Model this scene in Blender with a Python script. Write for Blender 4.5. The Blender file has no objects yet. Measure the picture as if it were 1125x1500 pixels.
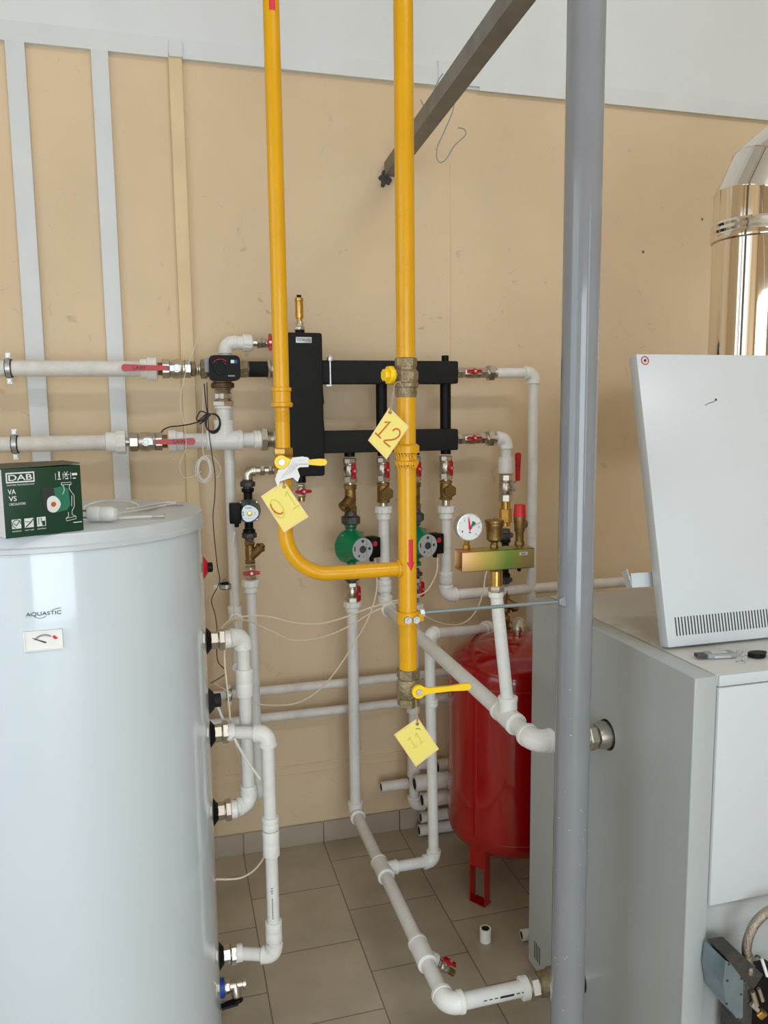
import bpy, bmesh, math, random
from mathutils import Vector as V, Matrix, Euler
random.seed(4)
PI = math.pi
S = bpy.context.scene
COL = S.collection
# ------------------------------------------------------------------ camera
FPX, YAW, PIT, ROL, EYE = 1150.57, 0.26673, 0.12547, -0.011335, V((0, 0, 1.55))
_f = V((math.sin(YAW)*math.cos(PIT), math.cos(YAW)*math.cos(PIT), -math.sin(PIT)))
_r = V((math.cos(YAW), -math.sin(YAW), 0)); _u = _r.cross(_f)
RT = _r*math.cos(ROL) + _u*math.sin(ROL); UP = -_r*math.sin(ROL) + _u*math.cos(ROL); FW = _f
cd = bpy.data.cameras.new('camera'); cam = bpy.data.objects.new('camera', cd); COL.objects.link(cam)
cd.sensor_fit = 'VERTICAL'; cd.sensor_height = 36; cd.lens = 36*FPX/1500; cd.clip_start = .02
M3 = Matrix((RT, UP, -FW)).transposed()
cam.matrix_world = Matrix.Translation(EYE) @ M3.to_4x4()
S.camera = cam
S.view_settings.view_transform = 'Standard'; S.view_settings.look = 'None'
S.view_settings.gamma = 1; S.view_settings.use_curve_mapping = False
S.view_settings.exposure = 0.0
# ------------------------------------------------------------------ world and lights
w = bpy.data.worlds.new('sky'); S.world = w; w.use_nodes = True
bg = w.node_tree.nodes['Background']; bg.inputs[0].default_value = (.80, .90, 1, 1); bg.inputs[1].default_value = 1.1
def area(name, loc, aim, sx, sy, watts, col=(1, 1, 1)):
    l = bpy.data.lights.new(name, 'AREA'); l.shape = 'RECTANGLE'; l.size = sx; l.size_y = sy; l.energy = watts; l.color = col
    o = bpy.data.objects.new(name, l); COL.objects.link(o); o.location = loc
    o.rotation_euler = (V(aim) - V(loc)).to_track_quat('-Z', 'Y').to_euler(); return o
X0, X1, YB, YF, ZC = -1.7, 3.3, 2.671, -2.9, 5.6      # room extents, YB = far wall
LW = dict(clerestory=74., front_fill=64., slit=5., side=7., world=1.5)
area('clerestory_daylight', (1.55, YF+.03, 5.1), (.8, 2.6, 1.2), 2.8, .36, LW['clerestory'], (.91, .965, 1))
area('front_fill_light', (0, YF+.02, 1.25), (0, 3, 1.25), 2.4, 2.3, LW['front_fill'], (.82, .93, 1))  # added soft frontal fill; no doorway is known behind the camera
area('slit_window_daylight', (2.1, YF+.03, 1.9), (1.0, 2.6, 1.2), .5, 2.1, LW['slit'], (.9, .96, 1))
area('side_window_daylight', (X0+.03, .3, 1.75), (1.5, 1.5, .9), 1.9, 1.9, LW['side'], (.86, .94, 1))
bg.inputs[1].default_value = LW['world']

# ------------------------------------------------------------------ helpers: pixel -> place on a plane of the room
def U(px, py, Y=None, X=None, Z=None):
    d = FW*FPX + RT*(px-562.5) + UP*(750-py)
    if Y is not None: t = (Y-EYE.y)/d.y
    elif X is not None: t = (X-EYE.x)/d.x
    else: t = (Z-EYE.z)/d.z
    return EYE + d*t
# ------------------------------------------------------------------ materials
def lin(c): return tuple(((v/255)/12.92 if v/255 <= .04045 else ((v/255+.055)/1.055)**2.4) for v in c)
def mat(name, rgb, rough=.5, metal=0., var=.06, vs=8., bump=0., bs=60., spec=.5, coat=0., rv=0.):
    m = bpy.data.materials.new(name); m.use_nodes = True; nt = m.node_tree; n = nt.nodes; L = nt.links
    b = n['Principled BSDF']; b.inputs['Metallic'].default_value = metal; b.inputs['Roughness'].default_value = rough
    b.inputs['Specular IOR Level'].default_value = spec; b.inputs['Coat Weight'].default_value = coat
    c = lin(rgb)
    tc = n.new('ShaderNodeTexCoord'); ns = n.new('ShaderNodeTexNoise'); ns.inputs['Scale'].default_value = vs; ns.inputs['Detail'].default_value = 5
    L.new(tc.outputs['Object'], ns.inputs['Vector'])
    r = n.new('ShaderNodeValToRGB'); r.color_ramp.elements[0].position = .3; r.color_ramp.elements[1].position = .7
    r.color_ramp.elements[0].color = (*[v*(1-var) for v in c], 1); r.color_ramp.elements[1].color = (*[min(1, v*(1+var)) for v in c], 1)
    L.new(ns.outputs['Fac'], r.inputs[0]); L.new(r.outputs[0], b.inputs['Base Color'])
    if rv:
        mr = n.new('ShaderNodeMapRange'); mr.inputs[3].default_value = max(0, rough-rv); mr.inputs[4].default_value = min(1, rough+rv)
        L.new(ns.outputs['Fac'], mr.inputs[0]); L.new(mr.outputs[0], b.inputs['Roughness'])
    if bump:
        n2 = n.new('ShaderNodeTexNoise'); n2.inputs['Scale'].default_value = bs; n2.inputs['Detail'].default_value = 4; L.new(tc.outputs['Object'], n2.inputs['Vector'])
        bp = n.new('ShaderNodeBump'); bp.inputs['Strength'].default_value = bump; bp.inputs['Distance'].default_value = .004
        L.new(n2.outputs['Fac'], bp.inputs['Height']); L.new(bp.outputs[0], b.inputs['Normal'])
    return m
def wall_mat(name, rgb, spots=True, blotch=.07):
    m = mat(name, rgb, .82, 0, blotch, 1.6, .12, 90)
    if spots:
        nt = m.node_tree; n = nt.nodes; L = nt.links; b = n['Principled BSDF']
        src = b.inputs['Base Color'].links[0].from_socket
        tc = [x for x in n if x.type == 'TEX_COORD'][0]
        vo = n.new('ShaderNodeTexVoronoi'); vo.inputs['Scale'].default_value = 4.2; vo.inputs['Randomness'].default_value = 1
        L.new(tc.outputs['Object'], vo.inputs['Vector'])
        lt = n.new('ShaderNodeMath'); lt.operation = 'LESS_THAN'; lt.inputs[1].default_value = .022; L.new(vo.outputs['Distance'], lt.inputs[0])
        n3 = n.new('ShaderNodeTexNoise'); n3.inputs['Scale'].default_value = 14; n3.inputs['Detail'].default_value = 8; n3.inputs['Distortion'].default_value = 1.5
        L.new(tc.outputs['Object'], n3.inputs['Vector'])
        gt = n.new('ShaderNodeMapRange'); gt.inputs[1].default_value = .66; gt.inputs[2].default_value = .8; gt.inputs[4].default_value = .35; L.new(n3.outputs['Fac'], gt.inputs[0])
        ad = n.new('ShaderNodeMath'); ad.operation = 'MAXIMUM'; L.new(lt.outputs[0], ad.inputs[0]); L.new(gt.outputs[0], ad.inputs[1])
        mx = n.new('ShaderNodeMixRGB'); mx.inputs[2].default_value = (*lin((120, 92, 66)), 1); L.new(src, mx.inputs[1]); L.new(ad.outputs[0], mx.inputs[0])
        L.new(mx.outputs[0], b.inputs['Base Color'])
    return m
M = dict(
 wall=wall_mat('beige_wall_paint', (222, 199, 166)), white_wall=wall_mat('whitewash', (224, 228, 230), False, .04),
 strip=mat('white_painted_strip', (222, 226, 228), .6, 0, .03), bstrip=mat('beige_painted_strip', (228, 205, 166), .75, 0, .05),
 ppr=mat('white_plastic_pipe', (232, 232, 228), .38, 0, .05, 30), fit=mat('white_plastic_fitting', (238, 238, 234), .33, 0, .03, 20),
 oldppr=mat('dusty_plastic_pipe', (226, 222, 216), .55, 0, .1, 25), dark_in=mat('hollow_shade', (60, 58, 56), .8),  # dark_in: shade inside bores, slots and casing painted as a dark colour
 nickel=mat('nickel_plated_brass', (206, 199, 187), .32, 1, .08, 40, .03, 200, rv=.06), brass=mat('yellow_brass', (205, 165, 90), .27, 1, .12, 50),
 bronze=mat('dull_cast_brass', (150, 122, 78), .42, 1, .18, 70, .3, 250), steel=mat('zinc_plated_steel', (205, 207, 208), .42, 1, .12, 60),
 castnut=mat('grey_cast_nut', (84, 82, 80), .5, .6, .25, 80, .4, 200), oldnut=mat('brown_cast_nut', (112, 84, 66), .5, .7, .3, 80, .4, 200),
 black=mat('black_plastic', (10, 10, 11), .5, spec=.22), foam=mat('black_foam_insulation', (17, 18, 18), .8, 0, .2, 40, .3, 150),
 red=mat('red_enamel_handle', (190, 12, 24), .32, 0, .05), redtank=mat('glossy_red_paint', (160, 9, 8), .16, 0, .05, 5, .03, 40, coat=.5),
 yellow=mat('yellow_gas_paint', (218, 160, 6), .3, 0, .05, 18, .12, 60, coat=.2, spec=.35), yhandle=mat('yellow_lever_coating', (248, 208, 20), .35, 0, .04),
 oldbrass=mat('weathered_valve_brass', (148, 134, 104), .45, .7, .25, 90, .5, 220),
 post=mat('blue_grey_gloss_paint', (134, 139, 145), .13, 0, .06, 7, .05, 30, coat=.4),
 enamel=mat('white_boiler_enamel', (208, 214, 218), .3, 0, .02, 4), tank=mat('white_gloss_enamel', (214, 226, 234), .15, 0, .015, 3, .02, 6, coat=.6),
 boiler=mat('grey_boiler_enamel', (178, 184, 184), .36, 0, .03, 3), lid=mat('dusty_white_lid', (206, 213, 218), .3, 0, .05, 14),
 chrome=mat('polished_stainless', (232, 224, 212), .06, 1, .03, 4, .03, 12), beam=mat('grey_painted_steel', (124, 120, 113), .5, .1, .18, 14, .2, 60),
 green=mat('green_pump_paint', (10, 128, 84), .32, 0, .06, 20, .1, 90, coat=.3), greyp=mat('grey_green_pump_paint', (88, 100, 100), .36, .2, .08, 30),
 face=mat('silver_name_plate', (196, 202, 206), .35, .3, .03), ink=mat('dark_ink', (46, 48, 52), .6), red_ink=mat('red_ink', (214, 32, 60), .5),
 orange_ink=mat('orange_ink', (200, 98, 40), .6), faded=mat('faded_ink', (228, 212, 112), .7), tag=mat('yellow_tag_card', (240, 224, 120), .55, 0, .03),
 tagedge=mat('tag_film_edge', (236, 206, 150), .4), string=mat('twine', (178, 150, 122), .9), tape=mat('clear_white_tape', (222, 222, 220), .3),
 cream=mat('cream_cable', (234, 218, 194), .5), whitec=mat('white_cable', (226, 224, 218), .5), blackc=mat('black_cable', (30, 28, 28), .5),
 boxg=mat('dark_green_carton', (18, 62, 44), .35, 0, .06), boxw=mat('white_carton', (226, 228, 228), .5), kraft=mat('kraft_carton', (92, 88, 70), .8),
 print_w=mat('white_print', (232, 236, 236), .4), green_print=mat('green_print', (40, 120, 94), .4), blue=mat('blue_plastic', (28, 70, 160), .4),
 red_plastic=mat('red_plastic', (200, 24, 34), .35), grey_plastic=mat('grey_plastic', (150, 154, 156), .45),
 dial=mat('white_dial', (236, 238, 238), .4), dkgreen=mat('dial_green', (26, 110, 76), .5), dust=mat('dusty_floor', (176, 164, 146), .9),
 rubber=mat('black_rubber', (20, 20, 20), .7), hose=mat('braided_steel_hose', (170, 160, 146), .35, 1, .1, 60, .6, 400), lacq=mat('blue_zinc_plate', (132, 150, 160), .3, .5, .1, 30),
 rod=mat('grey_painted_rod', (130, 140, 142), .4, .3), rubble=mat('white_dust', (196, 188, 178), .9), glass=None)
def zinc_mat():     # iridescent yellow-chromated steel: hue is in the plating
    m = mat('yellow_chromate_steel', (190, 160, 90), .45, .6, .1, 6); nt = m.node_tree; n = nt.nodes; L = nt.links
    tc = [x for x in n if x.type == 'TEX_COORD'][0]; sp = n.new('ShaderNodeSeparateXYZ'); L.new(tc.outputs['Generated'], sp.inputs[0])
    ns = [x for x in n if x.type == 'TEX_NOISE'][0]
    a = n.new('ShaderNodeMath'); a.operation = 'MULTIPLY_ADD'; a.inputs[1].default_value = .3; L.new(ns.outputs['Fac'], a.inputs[0]); L.new(sp.outputs[0], a.inputs[2])
    r = n.new('ShaderNodeValToRGB'); e = r.color_ramp.elements
    e[0].position = .1; e[0].color = (*lin((208, 160, 120)), 1); e[1].position = 1.1; e[1].color = (*lin((160, 140, 90)), 1)
    for p, c in ((.35, (196, 164, 84)), (.6, (176, 172, 84)), (.78, (124, 156, 74)), (.95, (150, 150, 70))):
        k = e.new(p); k.color = (*lin(c), 1)
    L.new(a.outputs[0], r.inputs[0]); L.new(r.outputs[0], n['Principled BSDF'].inputs['Base Color']); return m
M['zinc'] = zinc_mat()
def tile_mat():
    m = mat('floor_tiles', (182, 170, 150), .42, 0, .12, 5, .08, 40, rv=.12); nt = m.node_tree; n = nt.nodes; L = nt.links; b = n['Principled BSDF']
    src = b.inputs['Base Color'].links[0].from_socket
    g = n.new('ShaderNodeNewGeometry'); s = n.new('ShaderNodeSeparateXYZ'); L.new(g.outputs['Position'], s.inputs[0])
    a = n.new('ShaderNodeMath'); a.inputs[1].default_value = .732; c = n.new('ShaderNodeMath'); c.inputs[1].default_value = .289*10-.484
    L.new(s.outputs[1], a.inputs[0]); L.new(s.outputs[0], c.inputs[0]); cb = n.new('ShaderNodeCombineXYZ'); L.new(a.outputs[0], cb.inputs[0]); L.new(c.outputs[0], cb.inputs[1])
    k = n.new('ShaderNodeTexBrick'); k.inputs['Scale'].default_value = 1; k.inputs['Brick Width'].default_value = .2835; k.inputs['Row Height'].default_value = .289
    k.inputs['Mortar Size'].default_value = .0022; k.inputs['Mortar Smooth'].default_value = .3; k.offset = .5
    k.inputs['Color1'].default_value = (.92, .92, .92, 1); k.inputs['Color2'].default_value = (1.06, 1.04, 1.02, 1); k.inputs['Mortar'].default_value = (.5, .46, .42, 1)
    L.new(cb.outputs[0], k.inputs['Vector'])
    n4 = n.new('ShaderNodeTexNoise'); n4.inputs['Scale'].default_value = 3.2; n4.inputs['Detail'].default_value = 7; L.new(g.outputs['Position'], n4.inputs['Vector'])
    mr = n.new('ShaderNodeMapRange'); mr.inputs[1].default_value = .35; mr.inputs[2].default_value = .7; mr.inputs[3].default_value = 1.06; mr.inputs[4].default_value = .8; L.new(n4.outputs['Fac'], mr.inputs[0])
    mx = n.new('ShaderNodeMixRGB'); mx.blend_type = 'MULTIPLY'; mx.inputs[0].default_value = 1; L.new(src, mx.inputs[1]); L.new(k.outputs['Color'], mx.inputs[2])
    m2 = n.new('ShaderNodeMixRGB'); m2.blend_type = 'MULTIPLY'; m2.inputs[0].default_value = 1; L.new(mx.outputs[0], m2.inputs[1]); L.new(mr.outputs[0], m2.inputs[2])
    L.new(m2.outputs[0], b.inputs['Base Color'])
    bp = n.new('ShaderNodeBump'); bp.invert = True; bp.inputs['Strength'].default_value = .5; bp.inputs['Distance'].default_value = .003; L.new(k.outputs['Fac'], bp.inputs['Height']); L.new(bp.outputs[0], b.inputs['Normal'])
    return m
M['tiles'] = tile_mat()
def dusty_top():
    m = mat('dusty_boiler_top', (206, 206, 203), .4, 0, .04, 6); nt = m.node_tree; n = nt.nodes; L = nt.links; b = n['Principled BSDF']
    src = b.inputs['Base Color'].links[0].from_socket; g = n.new('ShaderNodeNewGeometry')
    ns = n.new('ShaderNodeTexNoise'); ns.inputs['Scale'].default_value = 11; ns.inputs['Detail'].default_value = 9; ns.inputs['Roughness'].default_value = .7; L.new(g.outputs['Position'], ns.inputs['Vector'])
    d = n.new('ShaderNodeVectorMath'); d.operation = 'DISTANCE'; d.inputs[1].default_value = (1.08, 1.47, 1.06); L.new(g.outputs['Position'], d.inputs[0])
    mr = n.new('ShaderNodeMapRange'); mr.inputs[1].default_value = .06; mr.inputs[2].default_value = .26; mr.inputs[3].default_value = .62; mr.inputs[4].default_value = .18; L.new(d.outputs['Value'], mr.inputs[0])
    a = n.new('ShaderNodeMath'); L.new(ns.outputs['Fac'], a.inputs[0]); L.new(mr.outputs[0], a.inputs[1])
    r = n.new('ShaderNodeMapRange'); r.inputs[1].default_value = .86; r.inputs[2].default_value = 1.12; r.inputs[4].default_value = .6; L.new(a.outputs[0], r.inputs[0])
    mx = n.new('ShaderNodeMixRGB'); mx.inputs[2].default_value = (*lin((172, 160, 138)), 1); L.new(src, mx.inputs[1]); L.new(r.outputs[0], mx.inputs[0]); L.new(mx.outputs[0], b.inputs['Base Color'])
    return m
M['btop'] = dusty_top()
# ------------------------------------------------------------------ mesh kit
def basis(a, front=V((0, -1, 0))):
    a = V(a).normalized(); f = V(front); y = -(f - a*f.dot(a))
    if y.length < 1e-4: y = V((0, 0, 1)) - a*a.z
    if y.length < 1e-4: y = V((0, 1, 0))
    y.normalize(); x = y.cross(a); return x, y, a
def frame(o, a=(0, 0, 1), front=(0, -1, 0)):
    x, y, z = basis(a, front); m = Matrix((x, y, z)).transposed().to_4x4(); m.translation = V(o); return m
class G:
    def __init__(s): s.v = []; s.f = []; s.m = []; s.cur = 0
    def add(s, vs, fs):
        k = len(s.v); s.v += [V(p) for p in vs]; s.f += [tuple(i+k for i in f) for f in fs]; s.m += [s.cur]*len(fs); return s
    def lathe(s, o, a, prof, seg=28, front=(0, -1, 0), ph=0., cap=True, rf=None):
        x, y, z = basis(a, front); o = V(o); vs = []; fs = []
        for i, (t, r) in enumerate(prof):
            for k in range(seg):
                th = 2*PI*k/seg + ph; rr = r*(rf(k) if rf else 1)
                vs.append(o + z*t + (x*math.cos(th) + y*math.sin(th))*rr)
        n = len(prof)
        for i in range(n-1):
            for k in range(seg):
                k2 = (k+1) % seg; fs.append((i*seg+k, i*seg+k2, (i+1)*seg+k2, (i+1)*seg+k))
        if cap:
            fs.append(tuple(reversed(range(seg)))); fs.append(tuple((n-1)*seg+k for k in range(seg)))
        return s.add(vs, fs)
    def cyl(s, p0, p1, r0, r1=None, seg=28, b=0.):
        p0 = V(p0); p1 = V(p1); L = (p1-p0).length; r1 = r0 if r1 is None else r1
        pr = [(0, r0), (L, r1)] if not b else [(0, r0-b), (b, r0), (L-b, r1), (L, r1-b)]
        return s.lathe(p0, p1-p0, pr, seg)
    def hexa(s, o, a, t0, t1, r, n=6, ph=None, front=(0, -1, 0)):
        b = min(.0016, (t1-t0)*.2); ph = PI/n if ph is None else ph
        return s.lathe(o, a, [(t0, r*.93), (t0+b, r), (t1-b, r), (t1, r*.93)], n, front, ph)
    def sweep(s, pts, r, seg=14, closed=False, rr=None):
        pts = [V(p) for p in pts]; n = len(pts); vs = []; fs = []
        up = V((.13, .31, .94)); prev = None
        for i, p in enumerate(pts):
            if closed: t = pts[(i+1) % n] - pts[i-1]
            else: t = pts[min(i+1, n-1)] - pts[max(i-1, 0)]
            t.normalize()
            if prev is None: x = t.cross(up); x = x if x.length > .05 else t.cross(V((1, 0, 0)))
            else: x = prev - t*prev.dot(t)
            x.normalize(); prev = x; y = t.cross(x); q = rr(i/(n-1)) if rr else r
            for k in range(seg):
                th = 2*PI*k/seg; vs.append(p + (x*math.cos(th) + y*math.sin(th))*q)
        for i in range(n if closed else n-1):
            j = (i+1) % n
            for k in range(seg):
                k2 = (k+1) % seg; fs.append((i*seg+k, i*seg+k2, j*seg+k2, j*seg+k))
        if not closed: fs.append(tuple(reversed(range(seg)))); fs.append(tuple((n-1)*seg+k for k in range(seg)))
        return s.add(vs, fs)
    def box(s, lo, hi, bev=0., mtx=None, seg=2):
        bm = bmesh.new(); bmesh.ops.create_cube(bm, size=1)
        lo = V(lo); hi = V(hi); c = (lo+hi)/2; d = hi-lo
        for v in bm.verts: v.co = V((v.co.x*d.x, v.co.y*d.y, v.co.z*d.z)) + c
        if bev: bmesh.ops.bevel(bm, geom=bm.edges[:], offset=bev, segments=seg, affect='EDGES', profile=.5)
        bm.verts.index_update()
        vs = [(mtx @ v.co if mtx else v.co.copy()) for v in bm.verts]; fs = [tuple(v.index for v in f.verts) for f in bm.faces]; bm.free()
        return s.add(vs, fs)
    def prism(s, out, o, u, v, th):      # outline (u,v) extruded along u x v by th
        o = V(o); u = V(u).normalized(); v = V(v).normalized(); n = u.cross(v); k = len(out)
        vs = [o + u*a + v*b for a, b in out] + [o + u*a + v*b + n*th for a, b in out]
        fs = [tuple(reversed(range(k))), tuple(range(k, 2*k))] + [(i, (i+1) % k, (i+1) % k + k, i+k) for i in range(k)]
        return s.add(vs, fs)
    def poly(s, pts, n, th):             # polygon of 3D points given a thickness along n
        k = len(pts); n = V(n).normalized()*th; pts = [V(p) for p in pts]
        return s.add(pts + [p+n for p in pts], [tuple(reversed(range(k))), tuple(range(k, 2*k))] + [(i, (i+1) % k, (i+1) % k + k, i+k) for i in range(k)])
    def ring(s, o, a, R, r, seg=40, s2=10):
        x, y, z = basis(a); o = V(o)
        return s.sweep([o + (x*math.cos(2*PI*i/seg) + y*math.sin(2*PI*i/seg))*R for i in range(seg)], r, s2, True)
    def build(s, name, mats, root=None, world=True, label=None):
        mats = mats if isinstance(mats, (list, tuple)) else [mats]
        me = bpy.data.meshes.new(name); inv = INV.get(root.name) if (root and world) else None
        me.from_pydata([tuple(inv @ p) if inv else tuple(p) for p in s.v], [], s.f)
        for q in mats: me.materials.append(M[q] if isinstance(q, str) else q)
        me.polygons.foreach_set('material_index', s.m); me.polygons.foreach_set('use_smooth', [True]*len(s.f))
        bm = bmesh.new(); bm.from_mesh(me); bmesh.ops.recalc_face_normals(bm, faces=bm.faces); bm.to_mesh(me); bm.free()
        me.set_sharp_from_angle(angle=math.radians(38)); me.update()
        o = bpy.data.objects.new(name, me); COL.objects.link(o)
        if root: o.parent = root
        if label: o['label'] = label
        return o
INV = {}
def thing(name, label, cat, mtx=None, group=None):
    if mtx is None: mtx = Matrix.Identity(4)
    if not isinstance(mtx, Matrix): mtx = Matrix.Translation(V(mtx))
    o = bpy.data.objects.new(name, None); o.empty_display_size = .03; COL.objects.link(o); o.matrix_world = mtx
    o['label'] = label; o['category'] = cat
    if group: o['group'] = group
    INV[o.name] = mtx.inverted(); return o
def rebase(o, base):      # put a loose mesh's origin at its base
    base = V(base)
    for v in o.data.vertices: v.co -= base
    o.location = base; return o
def tag(o, label, cat, group=None):
    o['label'] = label; o['category'] = cat
    if group: o['group'] = group
    c = [sum((v.co[k] for v in o.data.vertices))/len(o.data.vertices) for k in range(2)]; z = min(v.co.z for v in o.data.vertices)
    return rebase(o, (c[0], c[1], z))
def struct(o): o['kind'] = 'structure'; return o
def text(root, name, s, o, u, v, width, height, m, th=.0004, label=None, bold=0.):
    cu = bpy.data.curves.new('t', 'FONT'); cu.body = s; cu.offset = bold; cu.align_x = 'LEFT'; ob = bpy.data.objects.new('t', cu); COL.objects.link(ob)
    dg = bpy.context.evaluated_depsgraph_get(); me = bpy.data.meshes.new_from_object(ob.evaluated_get(dg)); bpy.data.objects.remove(ob)
    xs = [q.co.x for q in me.vertices]; ys = [q.co.y for q in me.vertices]; x0, x1, y0, y1 = min(xs), max(xs), min(ys), max(ys)
    u = V(u).normalized(); v = V(v).normalized(); n = u.cross(v); g = G(); o = V(o)
    pts = [o + u*((q.co.x-(x0+x1)/2)/(x1-x0)*width) + v*((q.co.y-(y0+y1)/2)/(y1-y0)*height) + n*th for q in me.vertices]
    g.add(pts, [tuple(p.vertices) for p in me.polygons])
    # back faces so that the letters have a body
    g.add([p - n*th*.9 for p in pts], [tuple(reversed(p.vertices)) for p in me.polygons])
    bpy.data.meshes.remove(me)
    return g.build(name, m, root, label=label)
def spline(pts, n=8, closed=False):
    P = [V(p) for p in pts]; out = []; N = len(P)
    for i in range(N if closed else N-1):
        if closed: a, b, c, d = P[i-1], P[i], P[(i+1) % N], P[(i+2) % N]
        else: a, b, c, d = P[max(i-1, 0)], P[i], P[i+1], P[min(i+2, N-1)]
        for k in range(n):
            t = k/n; out.append(.5*((2*b) + (c-a)*t + (2*a-5*b+4*c-d)*t*t + (3*b-a-3*c+d)*t**3))
    if not closed: out.append(P[-1])
    return out
def arc(c, d0, d1, R, n=10):      # fillet at corner c between directions d0 (incoming) and d1 (outgoing)
    d0 = V(d0).normalized(); d1 = V(d1).normalized(); ang = d0.angle(d1); T = R*math.tan(ang/2)
    a = c - d0*T; nrm = (d1 - d0*d0.dot(d1)).normalized(); o = a + nrm*R
    return [o - nrm*R*math.cos(ang*i/n) + d0*R*math.sin(ang*i/n) for i in range(n+1)], T
ROOM = []
# ================================================================== STRUCTURE
g = G(); g.box((X0-.1, YF-.1, -.1), (X1+.1, YB+.1, 0)); struct(g.build('floor', 'tiles'))
g = G(); g.box((X0-.1, YF-.1, ZC), (X1+.1, YB+.1, ZC+.1)); struct(g.build('ceiling', 'white_wall'))
g = G(); g.box((X0-.1, YB, 0), (X1+.1, YB+.1, ZC)); struct(g.build('wall_back', 'wall'))
def holed_wall(name, axis, pos, th, a0, a1, holes, m):
    g = G(); xs = sorted({a0, a1, *[h[0] for h in holes], *[h[1] for h in holes]}); zs = sorted({0, ZC, *[h[2] for h in holes], *[h[3] for h in holes]})
    for i in range(len(xs)-1):
        for j in range(len(zs)-1):
            cx = (xs[i]+xs[i+1])/2; cz = (zs[j]+zs[j+1])/2
            if any(h[0] < cx < h[1] and h[2] < cz < h[3] for h in holes): continue
            if axis == 'y': g.box((xs[i], pos-th, zs[j]), (xs[i+1], pos, zs[j+1]))
            else: g.box((pos-th, xs[i], zs[j]), (pos, xs[i+1], zs[j+1]))
    return struct(g.build(name, m))
holed_wall('wall_front', 'y', YF, .1, X0, X1, [(.15, 2.95, 4.92, 5.28), (1.85, 2.35, .8, 2.9), (-1.2, 1.2, 0, 2.4)], 'wall')  # floor-level opening is added for the frontal fill
holed_wall('wall_left', 'x', X0, .1, YF, YB, [(-.65, 1.25, .8, 2.7)], 'wall')
g = G(); g.box((X1, YF, 0), (X1+.1, YB, ZC)); struct(g.build('wall_right', 'wall'))
def window(name, axis, pos, a0, a1, z0, z1, bars):
    g = G(); t = .04
    def bx(p, q, r, s_):
        if axis == 'y': g.box((p, pos-.08, r), (q, pos-.03, s_))
        else: g.box((pos-.08, p, r), (pos-.03, q, s_))
    bx(a0, a1, z0, z0+t); bx(a0, a1, z1-t, z1); bx(a0, a0+t, z0+t, z1-t); bx(a1-t, a1, z0+t, z1-t)
    for k in range(1, bars): c = a0+(a1-a0)*k/bars; bx(c-t/2, c+t/2, z0+t, z1-t)
    struct(g.build(name, 'strip'))
window('window_1', 'y', YF, .15, 2.95, 4.92, 5.28, 4); window('window_2', 'y', YF, 1.85, 2.35, .8, 2.9, 1); window('window_3', 'x', X0, -.65, 1.25, .8, 2.7, 2)
g = G(); g.box((X0, YB-.014, 2.643), (X1, YB, ZC)); struct(g.build('trim_1', 'white_wall'))          # whitewashed boards above the beige wall
g = G(); g.box((X0, YB-.019, 2.643), (.93, YB-.0142, 2.70)); g.box((.93, YB-.024, 2.65), (1.08, YB-.0142, 2.72)); g.box((1.08, YB-.019, 2.64), (X1, YB-.0142, 2.697)); struct(g.build('trim_2', 'strip'))
for n, (xa, xb, m, zt) in enumerate(((-.409, -.355, 'strip', 2.643), (-.172, -.122, 'strip', 2.643), (.053, .094, 'bstrip', 2.655))):
    g = G(); g.box((xa, YB-.022, .08), (xb, YB, zt), .002); struct(g.build('trim_%d' % (n+3), m))
g = G(); g.box((.056, YB-.030, 2.643), (.096, YB-.0192, 2.69), .001); struct(g.build('trim_6', 'strip'))
# scribed board joints low on the wall
g = G()
for z in (.266, .300): g.box((X0, YB-.0035, z), (X1, YB+.001, z+.0035))
g.box((.98, YB-.003, .4), (.9835, YB+.001, 2.4)); struct(g.build('trim_7', 'bstrip'))
g = G(); x = .774-.289*9
while x < X1: g.box((max(x, X0)+.0015, YB-.012, 0), (min(x+.289, X1)-.0015, YB, .076), .0015); x += .289
struct(g.build('baseboard_back', 'dust'))
# ================================================================== fittings
def ribs(k): return 1.035 if (k // 2) % 2 else .985
def ppr_adapter(root, p0, d, r, L=.036, name='threaded_adapter'):       # ribbed collar then plain socket, from p0 along d
    g = G(); d = V(d).normalized(); p0 = V(p0)
    g.lathe(p0, d, [(0, r*1.55), (.002, r*1.66), (L*.5, r*1.66), (L*.55, r*1.5)], 48, rf=ribs)
    g.lathe(p0, d, [(L*.5, r*1.38), (L*.97, r*1.38), (L, r*1.3)], 28); return g.build(name, 'fit', root)
def sleeve(root, p0, p1, r, name='coupling', m='fit'):
    g = G(); p0 = V(p0); p1 = V(p1); L = (p1-p0).length
    g.lathe(p0, p1-p0, [(0, r*1.3), (.002, r*1.36), (L*.47, r*1.33), (L*.5, r*1.3), (L*.53, r*1.33), (L-.002, r*1.36), (L, r*1.3)], 28)
    return g.build(name, m, root)
def elbow(root, c, d0, d1, r, m='fit', k=1.36, arm=2.1, name='elbow'):
    c = V(c); d0 = V(d0).normalized(); d1 = V(d1).normalized(); R = r*1.45
    pts, T = arc(c, d0, d1, R, 12); a = max(T, r*arm); g = G()
    g.sweep([c-d0*a] + pts + [c+d1*a], r*k*.97, 24)
    g.lathe(c-d0*a, d0, [(-.0005, r*k*.9), (.001, r*k*1.03), (r*.55, r*k*1.03), (r*.6, r*k*.98)], 28)
    g.lathe(c+d1*a, -d1, [(-.0005, r*k*.9), (.001, r*k*1.03), (r*.55, r*k*1.03), (r*.6, r*k*.98)], 28)
    return g.build(name, m, root)
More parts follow.
